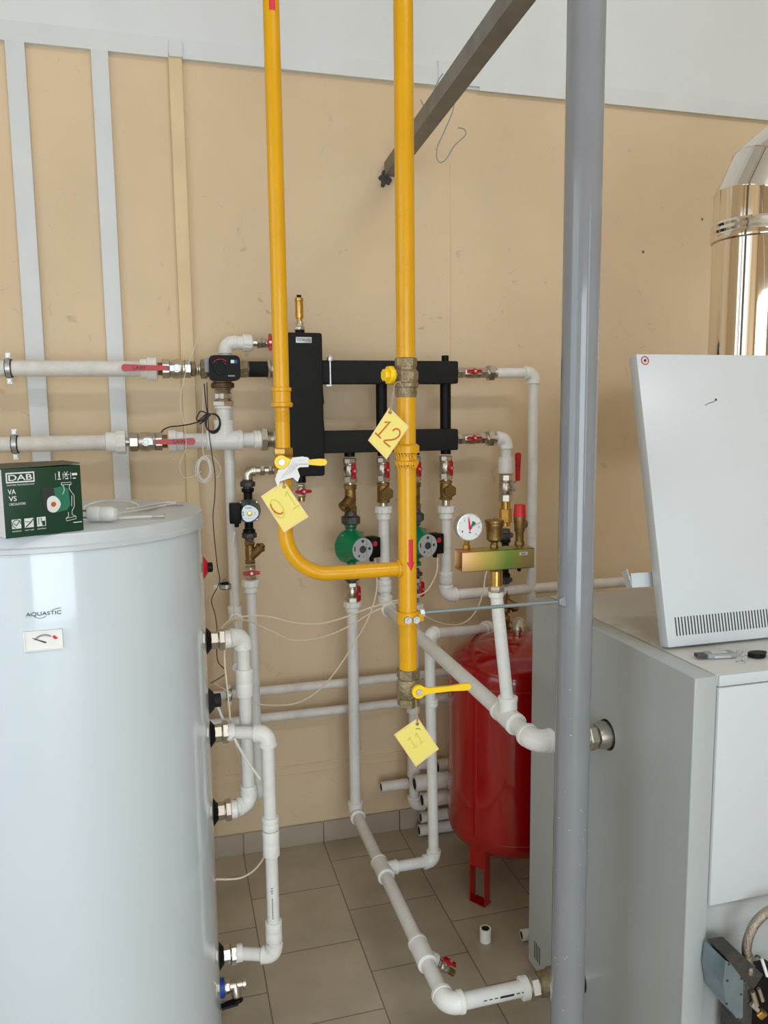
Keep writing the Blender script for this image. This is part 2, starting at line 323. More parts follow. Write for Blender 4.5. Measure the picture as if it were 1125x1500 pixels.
def tee(root, c, d, b, r, rb=None, m='fit', L=2.4, name='tee'):
    c = V(c); d = V(d).normalized(); b = V(b).normalized(); rb = rb or r; g = G(); h = r*L
    g.lathe(c-d*h, d, [(0, r*1.3), (.0015, r*1.38), (r*.6, r*1.38), (r*.65, r*1.32), (2*h-r*.65, r*1.32), (2*h-r*.6, r*1.38), (2*h-.0015, r*1.38), (2*h, r*1.3)], 28)
    e = r*1.3 + rb*1.5; g.lathe(c, b, [(0, rb*1.3), (e-rb*.6, rb*1.32), (e-rb*.55, rb*1.38), (e-.001, rb*1.38), (e, rb*1.3)], 28)
    return g.build(name, m, root)
def run(name, label, pts, r, m='ppr', mf='fit', cat='pipe', corner=True, seg=24, group=None):
    pts = [V(p) for p in pts]; low = min(pts, key=lambda p: p.z); root = thing(name, label, cat, low, group)
    for i in range(len(pts)-1):
        a, b = pts[i], pts[i+1]; d = (b-a).normalized()
        if corner and i > 0: a = a + d*r*1.45
        if corner and i < len(pts)-2: b = b - d*r*1.45
        g = G(); g.cyl(a, b, r, seg=seg); g.build('pipe', m, root)
    if corner:
        for i in range(1, len(pts)-1): elbow(root, pts[i], pts[i]-pts[i-1], pts[i+1]-pts[i], r, mf)
    return root
def butterfly(root, r, along='z', m='red', k=1.):
    g = G(); y = -(r + .013); w_ = .0068*k; Lw = .027*k
    out = []
    for sgn in (1, -1):
        out += [(sgn*w_*.75, sgn*.008*k), (sgn*w_*.6, sgn*.012*k), (sgn*w_*.75, sgn*(Lw-.003)), (sgn*w_*.45, sgn*Lw), (-sgn*w_*.45, sgn*Lw), (-sgn*w_*.75, sgn*(Lw-.003)), (-sgn*w_*.6, sgn*.012*k), (-sgn*w_*.75, sgn*.008*k)]
    if along == 'z': g.prism(out, (0, y, 0), (1, 0, 0), (0, 0, 1), .003)
    else: g.prism(out, (0, y, 0), (0, 0, 1), (-1, 0, 0), .003)
    # upturned rims and hub
    for sgn in (1, -1):
        if along == 'z': g.box((-w_*.8, y-.008, sgn*(Lw-.013)-.009), (-w_*.5, y, sgn*(Lw-.013)+.009), .0008); g.box((w_*.5, y-.008, sgn*(Lw-.013)-.009), (w_*.8, y, sgn*(Lw-.013)+.009), .0008)
        else: g.box((sgn*(Lw-.013)-.009, y-.008, -w_*.8), (sgn*(Lw-.013)+.009, y, -w_*.5), .0008); g.box((sgn*(Lw-.013)-.009, y-.008, w_*.5), (sgn*(Lw-.013)+.009, y, w_*.8), .0008)
    g.lathe((0, y+.001, 0), (0, -1, 0), [(0, .0095*k), (.004, .0105*k), (.0075, .0085*k)], 20)
    h = g.build('handle', m, root, False)
    g = G(); g.hexa((0, y-.0062, 0), (0, -1, 0), 0, .004, .0048*k); g.cyl((0, y-.0095, 0), (0, y-.013, 0), .0022*k, seg=10); n = g.build('nut', 'steel', root, False); n.parent = h
def valve_body(root, L, r, m='nickel', top=None):
    g = G(); h = L/2
    g.hexa((0, 0, -h), (0, 0, 1), 0, L*.26, r*1.14, 8 if r > .02 else 6)
    g.hexa((0, 0, -h), (0, 0, 1), L*.78, L, r*1.08, 8 if r > .02 else 6)
    g.lathe((0, 0, -h), (0, 0, 1), [(L*.24, r*.86), (L*.3, r*.98), (L*.4, r*1.08), (L*.5, r*1.12), (L*.6, r*1.08), (L*.7, r*.98), (L*.72, r*1.04), (L*.77, r*1.04), (L*.79, r*.9)], 28)
    g.cyl((0, 0, 0), (0, -(r+.008), 0), r*.42, seg=16); g.cyl((0, -r*.9, 0), (0, -(r+.013), 0), r*.26, seg=12)
    return g.build('valve_body', m, root, False)
def bvalve(label, p, a, L=.078, r=.0155, along='z', front=(.12, -1, 0), group=None, m='nickel', k=1.):
    root = thing('ball_valve', label, 'valve', frame(p, a, front), group); valve_body(root, L, r, m); butterfly(root, r, along, k=k); return root
def lever(root, r, d, Lh, w_=.011, m='red', word=None, crank=.012, flip=False):      # lever handle along local direction d (in the XZ plane)
    y0 = -(r+.012); d = V(d).normalized(); s_ = V((0, -1, 0)).cross(d); g = G()
    g.poly([s_*-.008 + V((0, y0, 0)) - d*.010, s_*-.008 + V((0, y0, 0)) + d*.022, s_*.008 + V((0, y0, 0)) + d*.022, s_*.008 + V((0, y0, 0)) - d*.010], (0, -1, 0), .0025)
    g.poly([s_*-.007 + V((0, y0, 0)) + d*.020, s_*-.007 + V((0, y0-crank, 0)) + d*.032, s_*.007 + V((0, y0-crank, 0)) + d*.032, s_*.007 + V((0, y0, 0)) + d*.020], (0, -1, 0), .0025)
    g.build('lever_plate', 'steel', root, False)
    g = G(); yy = y0-crank+.002; out = [(.028, -w_*.62), (Lh*.6, -w_*.8), (Lh-.008, -w_), (Lh-.002, -w_*.7), (Lh, 0), (Lh-.002, w_*.7), (Lh-.008, w_), (Lh*.6, w_*.8), (.028, w_*.62)]
    g.prism([(a, b) for a, b in out], V((0, yy, 0)), d, s_ if d.cross(s_).y < 0 else -s_, .008)
    h = g.build('handle', m, root, False)
    if word:
        o = d*(Lh*.68) + V((0, yy-.0082, 0)); uu = -d if flip else d; vv = uu.cross(V((0, -1, 0))) * -1
        t = text(None, 'lettering', word, o, uu, vv, .036, .011, 'ink'); t.parent = h
    g = G(); g.hexa((0, y0-.0025, 0), (0, -1, 0), 0, .006, .0085); g.cyl((0, y0-.008, 0), (0, y0-.013, 0), .004, seg=12); g.build('nut', 'steel', root, False)
    return h
def nut(root, p, d, t0, t1, r, m='nickel', n=6, name='nut'):
    g = G(); g.hexa(p, d, t0, t1, r, n); return g.build(name, m, root)
def nipple(label, p0, p1, r, m='nickel', hexes=(), mh=None, name='nipple', cat='pipe fitting', threads=True, group=None):
    p0 = V(p0); p1 = V(p1); L = (p1-p0).length; d = (p1-p0).normalized(); root = thing(name, label, cat, p0, group); g = G()
    pr = []
    n = max(3, int(L/.003))
    for i in range(n+1): pr.append((L*i/n, r*(1 if (i % 2 or not threads) else .94)))
    g.lathe(p0, d, pr, 24); g.build('threaded_body', m, root)
    for (a, b, rr) in hexes: nut(root, p0, d, a, b, rr, mh or m)
    return root
def y_strainer(label, p, a, bdir, L=.075, r=.0135, m='bronze', off=0., bl=.52):
    mt = frame(p, a); root = thing('y_strainer', label, 'strainer', mt); p = V(p); a = V(a).normalized(); g = G()
    g.hexa(p-a*L/2, a, 0, L*.2, r*1.25); g.hexa(p-a*L/2, a, L*.82, L, r*1.25); g.lathe(p-a*L/2, a, [(L*.18, r), (L*.5, r*1.08), (L*.84, r)], 24); g.build('body', m, root)
    b = V(bdir).normalized(); g = G(); p = p + a*L*off; g.lathe(p-b*r*.3, b, [(0, r*.98), (L*bl, r*1.05)], 24); g.build('branch', m, root)
    g = G(); q = p + b*(L*bl-r*.3); g.lathe(q, b, [(0, r*1.24), (.005, r*1.24), (.006, r*.9), (.010, r*.9)], 24); g.hexa(q, b, .006, .016, r*.62); g.build('cap', m, root)
    return root
def check_valve(label, p, a, fdir, L=.075, r=.0145):
    root = thing('check_valve', label, 'valve', frame(p, a)); p = V(p); a = V(a).normalized(); g = G()
    g.hexa(p-a*L/2, a, 0, L*.16, r*1.3, 8); g.hexa(p-a*L/2, a, L*.86, L, r*1.3, 8); g.lathe(p-a*L/2, a, [(L*.14, r*1.12), (L*.3, r*1.22), (L*.7, r*1.22), (L*.88, r*1.12)], 24); g.build('body', 'bronze', root)
    f = V(fdir).normalized(); g = G(); g.lathe(p, f, [(0, r), (r*1.6, r*1.05)], 20); g.hexa(p, f, r*1.5, r*2.2, r*1.38, front=(0, 0, 1)); g.build('plug', 'bronze', root); return root
def union(label, p, a, r=.019, L=.034, m='castnut', tail=.0):
    root = thing('union_nut', label, 'pipe fitting', frame(p, a)); p = V(p); a = V(a).normalized(); g = G()
    g.lathe(p-a*L*.5, a, [(-tail, r*.68), (L*.35, r*.68)], 20); g.lathe(p-a*L*.5, a, [(L*.62, r*.8), (L*1.05, r*.66)], 20); g.build('tailpiece', m, root)
    g = G(); g.lathe(p-a*L*.5, a, [(L*.2, r*.98), (L*.26, r*1.16), (L*.62, r*1.16), (L*.7, r*.9)], 8, ph=PI/8); g.build('nut', m, root); return root
def pump(label, p, rot, body='green', box_side=1, k=1., plate_rot=0., dot=True, group=None):
    mt = Matrix.Translation(V(p)) @ Matrix.Rotation(rot, 4, 'Z'); root = thing('circulation_pump', label, 'pump', mt, group); g = G()
    cm = body if body == 'green' else 'black'
    H = .078*k
    g.lathe((0, 0, -H), (0, 0, 1), [(0, .0215*k), (.010, .0215*k), (.014, .015*k), (H*2-.014, .015*k), (H*2-.010, .0215*k), (H*2, .0215*k)], 28)
    g.build('ports', cm, root, False)
    g = G(); rr = .0585*k if body == 'green' else .043*k
    g.lathe((0, .030*k, 0), (0, -1, 0), [(0, rr*.55), (.010, rr*.86), (.022, rr), (.036, rr*.98), (.042, rr*.93)], 36); g.build('volute', body, root, False)
    g = G(); prof = [(0, rr*.94), (.010, rr*.9), (.022, rr*.8), (.040, rr*.70), (.058, rr*.655), (.062, rr*.62)]
    g.lathe((0, -.012*k, 0), (0, -1, 0), prof, 36)
    for q in range(12):
        th = q*PI/6+.2; c = V((math.cos(th), 0, math.sin(th)))
        if body != 'green': g.cyl(V((0, -.018*k, 0)) + c*rr*.8, V((0, -.06*k, 0)) + c*rr*.72, .0022, seg=6)
    mo = g.build('motor', body, root, False)
    for sx in (1, -1):
        for sz in (1, -1):
            g = G(); c = V((sx*rr*.86*.75, -.010*k, sz*rr*.86*.8)); g.cyl(c + V((0, .012, 0)), c, .0065*k, seg=12); g.build('bolt_lug', body, root, False)
            g = G(); g.cyl(c, c + V((0, -.004, 0)), .0035*k, seg=8); g.build('bolt', 'steel', root, False)
    yf = -.012*k - .0625
    g = G(); R = rr*.645
    if body == 'green': out = [(R*math.cos(2*PI*i/36), R*math.sin(2*PI*i/36)) for i in range(36)]
    else:
        out = []
        for i in range(60):
            th = 2*PI*i/60; q = R*(1.0 + .07*math.cos(3*(th))); out.append((q*math.cos(th), q*math.sin(th)))
    g.prism(out, (0, yf+.001, 0), (1, 0, 0), (0, 0, 1), .0022); f = g.build('name_plate', 'face', root, False)
    g = G(); yy = yf-.0016
    def mark(a, b, c, d): g.box((a*R, yy, b*R), (c*R, yy+.0006, d*R))
    if body == 'green':
        mark(.55, -.1, .78, .12); mark(-.12, .62, .14, .82); mark(-.85, -.1, -.74, .3); mark(-.45, -.62, -.3, -.45); mark(.0, -.66, .1, -.6); mark(.38, -.9, .4, .88)
        mark(-.1, .55, .1, .58)
    else:
        for q in range(8): mark(-.5+q*.1, .62, -.44+q*.1, .74)
        mark(-.84, .05, -.72, .25); mark(-.84, -.25, -.72, -.05)
        for q in range(4): mark(-.5+q*.28, -.62, -.38+q*.28, -.58)
        mark(.55, -.2, .7, -.17); mark(.55, -.05, .75, -.02); mark(.5, .1, .75, .13)
    pr = g.build('print', 'ink', None, False); pr.parent = f
    g = G(); g.lathe((0, yf, 0), (0, -1, 0), [(0, R*.34), (.004, R*.3), (.0045, R*.2)], 20); g.build('vent_screw', 'castnut' if body == 'green' else 'brass', root, False)
    g = G(); a, b = sorted((box_side*R*1.02, box_side*(R*1.02+.038*k)))
    g.box((a, -.064*k, -.036*k), (b, -.016*k, .032*k), .003); bx = g.build('terminal_box', 'black', root, False)
    g = G(); cx = (a+b)/2 - box_side*.004; g.cyl((cx, -.042*k, -.034*k), (cx, -.042*k, -.05*k), .009*k, .007*k, 14); gl = g.build('cable_gland', 'black', None, False); gl.parent = bx
    if dot:
        g = G(); g.cyl((cx, -.063*k, .012*k), (cx, -.067*k, .012*k), .0085*k, seg=20); d_ = g.build('speed_knob', 'red_ink', None, False); d_.parent = bx
    return root
def clampring(label, p, a, r, ear, group=None, w_=.018):     # two-part pipe clamp with rubber lining; ear = direction of the screw ears
    root = thing('pipe_clamp', label, 'clamp', frame(p, a), group); p = V(p); a = V(a).normalized(); e = V(ear).normalized(); g = G()
    g.lathe(p-a*w_/2, a, [(0, r+.001), (0, r+.0035), (w_, r+.0035), (w_, r+.001)], 32, cap=False); g.build('rubber_lining', 'rubber', root)
    g = G(); g.lathe(p-a*w_*.36, a, [(0, r+.003), (0, r+.006), (w_*.72, r+.006), (w_*.72, r+.003)], 32, cap=False)
    f = a.cross(e)
    for s_ in (1, -1):
        o = p + e*s_*(r+.012)
        for t in (-.004, .0015): g.poly([o - a*w_*.36 - e*s_*.009 + f*t, o + a*w_*.36 - e*s_*.009 + f*t, o + a*w_*.36 + e*s_*.009 + f*t, o - a*w_*.36 + e*s_*.009 + f*t], f, .0022)
    g.build('band', 'steel', root)
    for s_ in (1, -1):
        o = p + e*s_*(r+.012); g = G(); g.cyl(o - f*.010, o + f*.010, .003, seg=10); g.hexa(o, f, .005, .009, .0062); g.hexa(o, -f, .005, .009, .0062); g.build('screw', 'steel', root)
    g = G(); g.cyl(p + V((0, r+.004, 0)), (p.x, YB, p.z), .0045, seg=10); g.build('wall_stud', 'steel', root)
    return root
def cable(label, pts, r, m, name='cable', n=8, cat='cable', group=None, closed=False):
    g = G(); g.sweep(spline(pts, n, closed), r, 8, closed); o = g.build(name, m); return tag(o, label, cat, group)
YH = 2.52      # plane of the header work on the wall
SX, SY, SZ = V((1, 0, 0)), V((0, 1, 0)), V((0, 0, 1))
def P(px, py, Y=YH): return U(px, py, Y=Y)
# ================================================================== HOT WATER TANK (left foreground)
TC = V((-.24, 1.82, 0)); TR = .31; TT = 1.34
tank = thing('water_heater_tank', 'tall white cylindrical hot water tank filling the left foreground', 'water tank', TC)
g = G(); g.lathe(TC, SZ, [(.04, TR-.03), (.05, TR-.004), (TT-.032, TR-.004)], 128); g.build('shell', 'tank', tank)
g = G(); g.lathe(TC, SZ, [(TT-.036, TR-.003), (TT-.034, TR+.003), (TT-.026, TR+.003), (TT-.023, TR), (TT-.006, TR-.001), (TT-.002, TR-.003), (TT, TR-.008)], 128); g.build('lid', 'lid', tank)
for q in range(3):
    g = G(); c = TC + V((math.cos(q*2.09+.5), math.sin(q*2.09+.5), 0))*.2; g.cyl(c + V((0, 0, 0)), c + V((0, 0, .05)), .02, seg=16); g.build('foot', 'black', tank)
def on_tank(px, py, off=0.):       # point of the shell seen at a pixel
    d = (FW*FPX + RT*(px-562.5) + UP*(750-py)); o = EYE - TC
    a = d.x**2+d.y**2; b = 2*(o.x*d.x+o.y*d.y); R = TR-.004+off; c = o.x**2+o.y**2-R*R
    t = (-b-math.sqrt(b*b-4*a*c))/(2*a); return EYE + d*t
def tfr(px, py):
    p = on_tank(px, py); n = (p-TC); n.z = 0; n.normalize(); return p, n, SZ.cross(n)
p, n, u = tfr(64, 937); Wd, Hd = .066, .036
g = G(); 
g.poly([p+u*-Wd/2+SZ*-Hd/2-n*.006, p+u*Wd/2+SZ*-Hd/2-n*.006, p+u*Wd/2+SZ*Hd/2-n*.006, p+u*-Wd/2+SZ*Hd/2-n*.006], n, .010); th_ = g.build('thermometer', 'fit', tank)
g = G()
for (a0, a1, b0, b1) in ((-1, 1, .88, 1), (-1, 1, -1, -.88), (-1, -.93, -.88, .88), (.93, 1, -.88, .88)):
    g.poly([p+u*a*Wd/2+SZ*b*Hd/2+n*.004 for a, b in ((a0, b0), (a1, b0), (a1, b1), (a0, b1))], n, .002)
q_ = g.build('bezel', 'fit', tank); 
q_.parent = th_
def tp(a, b, h=.0045): return p + u*a*Wd/2 + SZ*b*Hd/2 + n*h
g = G(); g.poly([tp(-.55, .28), tp(.1, -.32), tp(.16, -.20), tp(-.55, .34)], n, .0008); o = g.build('needle', 'ink', tank); o.parent = th_
g = G()
for i in range(8):
    a0, a1 = [math.radians(150-i*12.5-j*12.5) for j in (0, 1)]
    g.poly([tp(.05+.5*math.cos(a0), -.35+.8*math.sin(a0)), tp(.05+.5*math.cos(a1), -.35+.8*math.sin(a1)), tp(.05+.6*math.cos(a1), -.35+1.0*math.sin(a1)), tp(.05+.6*math.cos(a0), -.35+1.0*math.sin(a0))], n, .0005)
o = g.build('scale_arc', 'grey_plastic', tank); o.parent = th_
g = G(); g.poly([tp(.46, .3), tp(.6, .02), tp(.76, .08), tp(.58, .46)], n, .0008); o = g.build('red_zone', 'red_ink', tank); o.parent = th_
p, n, u = tfr(64, 899); text(tank, 'lettering', 'AQUASTIC', p + n*.0006, u, SZ, .060, .008, 'ink')
g = G(); pts = [p+n*.001+u*(-.016+.02*t)+SZ*(-.0045-.0035*math.sin(t*PI)) for t in [i/8 for i in range(9)]]; g.sweep(pts, .0004, 6)
pts = [p+n*.001+u*(.014+.016*t)+SZ*(.0055+.003*math.sin(t*PI/2)) for t in [i/8 for i in range(9)]]; g.sweep(pts, .0004, 6); g.build('logo_stroke', 'ink', tank)
# side ports, left to right out of the shell
PY = 1.83; ports = {'a': P(322, 937, PY), 'b': P(325, 1073, PY), 'c': P(330, 1187, PY), 'd': P(332, 1398, PY)}
XS = TC.x + TR - .004
rp = .0135
def port(root_label, c, hole='black', hexr=.0262):
    g = G(); g.lathe((XS-.004, PY, c.z), SX, [(0, .034), (.004, .033), (.016, .019), (.017, .014)], 28); o = g.build('port_rosette', hole, tank)
    root = thing('tank_union', root_label, 'pipe fitting', (XS+.012, PY, c.z)); g = G()
    g.hexa((XS+.010, PY, c.z), SX, 0, .018, hexr*.82); g.cyl((XS+.02, PY, c.z), (XS+.032, PY, c.z), hexr*.66); g.build('tank_nipple', 'nickel', root)
    g = G(); g.hexa((XS+.010, PY, c.z), SX, .019, .033, hexr); g.build('nut', 'nickel', root); return XS+.043
xa = port('nickel union on the topmost side port of the white tank', ports['a'])
xb = port('nickel union on the side port whose pipe elbows down to the right', ports['b'])
xc = port('nickel union on the third piped port down the tank side', ports['c'])
xd = port('nickel union on the lowest piped port near the tank foot', ports['d'])
r1 = .0150
def collar(root, p, d, r, L=.02):
    g = G(); g.lathe(p, d, [(0, r*1.35), (.002, r*1.42), (L-.003, r*1.38), (L, r*1.05)], 28); return g.build('socket', 'fit', root)
# port a -> elbow down -> long sleeve -> down to port c
AY = PY+.022; A = V((P(352, 937, AY).x, AY, ports['a'].z)); C = V((P(366, 1187, AY).x, AY, ports['c'].z)); C.x = (A.x+C.x)/2 + .004; A.x = C.x - .003
rt = run('water_pipe', 'white pipe looping from the top tank port down to the third port', [(xa, PY, A.z), A, C, (xc, PY, C.z)], .0158)
sleeve(rt, V((A.x+.001, AY, P(359, 979, AY).z)), V((A.x+.001, AY, P(359, 1019, AY).z)), .0158)
sleeve(rt, V((C.x-.001, AY, P(364, 1149, AY).z)), V((C.x, AY, P(364, 1163, AY).z)), .0155)
collar(rt, V((xa-.004, PY, A.z)), SX, r1); collar(rt, V((xc-.004, PY, C.z)), SX, r1)
# port b -> right -> down -> back left into port d, standing a little nearer the camera
B1 = V((P(392, 1070, PY-.036).x, PY-.036, ports['b'].z)); D1 = V((B1.x, PY-.036, ports['d'].z))
rt = run('water_pipe', 'white pipe from the second port down to the lowest tank port', [(xb, PY-.003, B1.z), B1, D1, (xd, PY-.003, D1.z)], .0152)
def zat(x, y, yy): return U(x, y, Y=yy).z
for (ya, yb) in ((1196, 1214), (1216, 1253), (1350, 1378)): sleeve(rt, V((B1.x, PY-.036, zat(395, ya, PY-.036))), V((B1.x, PY-.036, zat(395, yb, PY-.036))), .0152)
collar(rt, V((xb-.004, PY-.003, B1.z)), SX, r1); collar(rt, V((xd-.004, PY-.003, D1.z)), SX, r1)
tz = zat(403, 1302, PY-.045); text(rt, 'printed_code', '121', V((B1.x-.003, PY-.0518, tz)), (0, 0, -1), SX, .014, .005, 'ink')
g = G(); 
for i in range(10): g.box((B1.x-.004, PY-.0520, tz-.024-i*.0055), (B1.x-.002, PY-.0508, tz-.021-i*.0055))
g.build('printed_line', 'ink', rt)
# other ports
z = P(315, 1026, PY).z; g = G(); g.lathe((XS-.004, PY, z), SX, [(0, .034), (.004, .032), (.016, .020), (.017, .016), (.032, .016), (.033, .010)], 28); g.build('port_plug', 'rubber', tank, label='black plug')
z = P(305, 831, PY).z; g = G(); g.lathe((XS-.004, PY, z), SX, [(0, .030), (.004, .028), (.014, .014)], 28); g.build('port_rosette', 'red_plastic', tank, label='red rosette')
g = G(); g.lathe((XS+.006, PY, z), SX, [(0, .0115), (.014, .0115), (.016, .008)], 20); g.build('port_plug', 'black', tank)
z = P(325, 1447, PY).z; g = G(); g.lathe((XS-.004, PY, z), SX, [(0, .024), (.014, .022), (.015, .019)], 28); g.build('port_rosette', 'blue', tank, label='blue rosette')
dv = thing('drain_tap', 'small nickel drain tap on the blue port at the tank foot', 'tap', (XS+.01, PY, z)); g = G()
g.lathe((XS+.008, PY, z), SX, [(0, .017), (.006, .017), (.007, .012), (.030, .012), (.032, .010), (.046, .010), (.047, .0125), (.054, .0125), (.055, .008)], 20); g.hexa((XS+.012, PY, z), SX, 0, .012, .016)
q = V((XS+.036, PY, z)); dn = V((.1, -.35, -.8)).normalized(); g.lathe(q, dn, [(0, .012), (.022, .013), (.030, .009)], 20); g.build('tap_body', 'nickel', dv)
g = G(); q2 = q + dn*.032; g.lathe(q2, dn, [(0, .013), (.004, .014), (.008, .011)], 16); x_, y_, z_ = basis(dn, SX); g.poly([q2+dn*.002+V((-.04, -.01, -.006)), q2+dn*.002+V((0, -.012, 0)), q2+dn*.002+V((.004, .010, .003)), q2+dn*.002+V((-.04, .004, -.004))], dn, .005); g.build('lever_handle', 'black', dv)
# carton on the tank
bl = U(9, 790, Z=TT); br = U(123, 773, Z=TT); br = bl + (br-bl).normalized()*.175; br.z = bl.z = TT
uu = (br-bl).normalized(); WB = .170; uu = V((math.cos(.52), math.sin(.52), 0)); 
# width so that the right edge meets its pixel
def solve_w():
    lo, hi = .08, .3
    for _ in range(40):
        m_ = (lo+hi)/2; q = bl + uu*m_ - EYE; px = 562.5 + FPX*q.dot(RT)/q.dot(FW)
        if px < 123: lo = m_
        else: hi = m_
    return lo
WB = solve_w(); nb = SZ.cross(uu); 
def solve_h():
    q = None; lo, hi = .05, .25
    for _ in range(40):
        m_ = (lo+hi)/2; q = bl + SZ*m_ - EYE; py = 750 - FPX*q.dot(UP)/q.dot(FW)
        if py > 688: lo = m_
        else: hi = m_
    return lo
HB = solve_h(); DB = .14
bm_ = Matrix((uu, nb, SZ)).transposed().to_4x4(); bm_.translation = bl + V((0, 0, .0005))
bx = thing('pump_carton', 'dark green cardboard pump box on the white tank top', 'box', bm_)
g = G(); g.box((0, 0, 0), (WB, DB, HB), .0008); g.cur = 1; g.box((-.0006, .001, .001), (-.0001, DB-.001, HB-.001)); g.build('carton_body', ['boxg', 'boxw'], bx, False)
g = G(); g.poly([V((.002, .002, HB+.0005)), V((WB*.34, .002, HB+.001)), V((WB*.34, DB*.5, HB+.003)), V((.002, DB*.5, HB+.002))], SZ, .0015); g.build('lid_flap', 'kraft', bx, False)
g = G(); g.poly([V((WB*.36, -.002, HB+.001)), V((WB*.99, -.004, HB+.003)), V((WB*.99, DB*.5, HB+.005)), V((WB*.36, DB*.5, HB+.003))], SZ, .0015)
g.poly([V((.004, DB*.4, HB+.002)), V((WB-.004, DB*.4, HB+.003)), V((WB-.004, DB, HB+.001)), V((.004, DB, HB+.001))], SZ, .0015); g.build('lid_flap', 'kraft', bx, False)
yf = -.0006
def fpt(a, b): return V((a*WB, yf, (1-b)*HB))      # a right, b down, in fractions of the front
def fbox(g, a0, b0, a1, b1, t=.0006): g.box((a0*WB, yf-t, (1-b1)*HB), (a1*WB, yf, (1-b0)*HB))
g = G(); fbox(g, .045, .055, .395, .075); fbox(g, .045, .185, .395, .205); fbox(g, .045, .075, .06, .185); fbox(g, .38, .075, .395, .185); g.build('logo_frame', 'print_w', bx, False)
def btext(s, a, b, w_, h, name='lettering'):
    t = text(None, name, s, fpt(a, b) + V((0, -.0002, 0)), SX, SZ, w_*WB, h*HB, 'print_w', bold=.012 if s == 'DAB' else .010 if s in ('VA', 'VS') else 0); t.parent = bx; return t
btext('DAB', .22, .13, .29, .085); btext('WATER•TECHNOLOGY', .22, .235, .34, .022); btext('VA', .105, .33, .095, .072); btext('VS', .11, .43, .095, .072); btext('CIRCULATORS', .165, .51, .20, .035)
g = G()      # three pictogram tiles
for k in range(3):
    a = .075 + k*.155; o = [(math.cos(t)*.062*WB, math.sin(t)*.075*HB) for t in [i*PI/12 for i in range(24)]]
    o = [(max(-.056*WB, min(.056*WB, x*1.35)), max(-.068*HB, min(.068*HB, y*1.35))) for x, y in o]
    c = fpt(a+.06, .80); g.prism(o, c, SX, SZ, .0006)
g.build('pictogram', 'print_w', bx, False)
g = G(); c = fpt(.135, .80) + V((0, -.0012, 0)); g.sweep([c + V((math.cos(t)*.007, 0, math.sin(t)*.007)) for t in [i*.3 for i in range(16)]], .0006, 6); g.sweep([c + V((-.004, 0, .001)), c + V((-.001, 0, -.003)), c + V((.006, 0, .006))], .0007, 6)
c = fpt(.29, .80) + V((0, -.0012, 0)); g.sweep([c + V((-.006, 0, -.007)), c + V((.002, 0, 0)), c + V((.007, 0, .006))], .0009, 6); g.sweep([c + V((-.007, 0, .003)), c + V((.002, 0, .001)), c + V((.006, 0, .004))], .0004, 6)
c = fpt(.445, .80) + V((0, -.0012, 0)); g.sweep([c + V((-.005, 0, -.005)), c + V((-.005, 0, .006)), c + V((0, 0, .006)), c + V((0, 0, -.002))], .0006, 6); g.box(c + V((.001, -.0004, -.007)), c + V((.006, .0004, .001)))
g.build('pictogram_drawing', 'boxg', bx, False)
for k, s in enumerate(('MAINTENANCE', 'EASY USE', 'SAVING')): btext(s, .135+k*.155, .905, .11, .018)
g = G()
for k in range(3): fbox(g, .66+k*.1, .10, .66+k*.1+.005, .20, .0004)
c = fpt(.71, .13) + V((0, -.0006, 0)); g.sweep([c + V((0, 0, .006)), c + V((0, 0, -.005))], .0012, 6)
c = fpt(.80, .13) + V((0, -.0006, 0))
for k in range(3): d = V((math.cos(k*PI/3), 0, math.sin(k*PI/3)))*.006; g.sweep([c-d, c+d], .0006, 6)
fbox(g, .88, .115, .95, .15, .0004); fbox(g, .86, .86, .975, .872, .0004)
for k in range(3): fbox(g, .69+k*.1, .185, .73+k*.1, .20, .0004)
g.build('symbol_row', 'print_w', bx, False)
g = G()      # pictured pump: outline of the casing
def ln(g, pts, r=.0005): g.sweep([fpt(a, b+.05*max(0, (.8-b)/.6)) + V((0, -.0008, 0)) for a, b in pts], r, 6)
ln(g, [(.73, .20), (.73, .235), (.755, .25), (.765, .31), (.755, .36), (.735, .39)]); ln(g, [(.73, .20), (.86, .20), (.86, .235), (.835, .25), (.83, .30), (.86, .37), (.89, .42), (.885, .6), (.85, .68), (.85, .74), (.90, .77), (.90, .81), (.77, .83), (.765, .79), (.80, .76), (.80, .69)]); ln(g, [(.73, .235), (.86, .235)]); ln(g, [(.765, .79), (.90, .77)]); ln(g, [(.86, .42), (.85, .6)])
g.build('pump_drawing', 'print_w', bx, False)
g = G(); g.prism([((.63+a)*WB, (.51-b)*HB*1) for a, b in ((0, -.17), (.13, -.19), (.19, -.14), (.20, .10), (.16, .17), (.02, .20))], (0, yf, 0), SX, SZ, .0008); g.build('pump_picture', 'green_print', bx, False)
g = G(); g.prism([((.5+a)*WB, (.53-b)*HB) for a, b in ((-.03, -.16), (.16, -.17), (.16, .20), (.03, .20), (-.02, .10))], (0, yf, 0), SX, SZ, .0006); g.build('pump_picture', 'ink', bx, False)
g = G(); c = fpt(.61, .56); g.prism([(math.cos(i*PI/18)*.088*WB*(1+.08*math.cos(3*i*PI/18)), math.sin(i*PI/18)*.125*HB) for i in range(36)], c, SX, SZ, .0014); g.build('pump_picture', 'print_w', bx, False)
g = G(); g.lathe(c + V((0, -.001, 0)), (0, -1, 0), [(0, .0045), (.0014, .0045)], 20); g.build('pump_picture', 'orange_ink', bx, False)
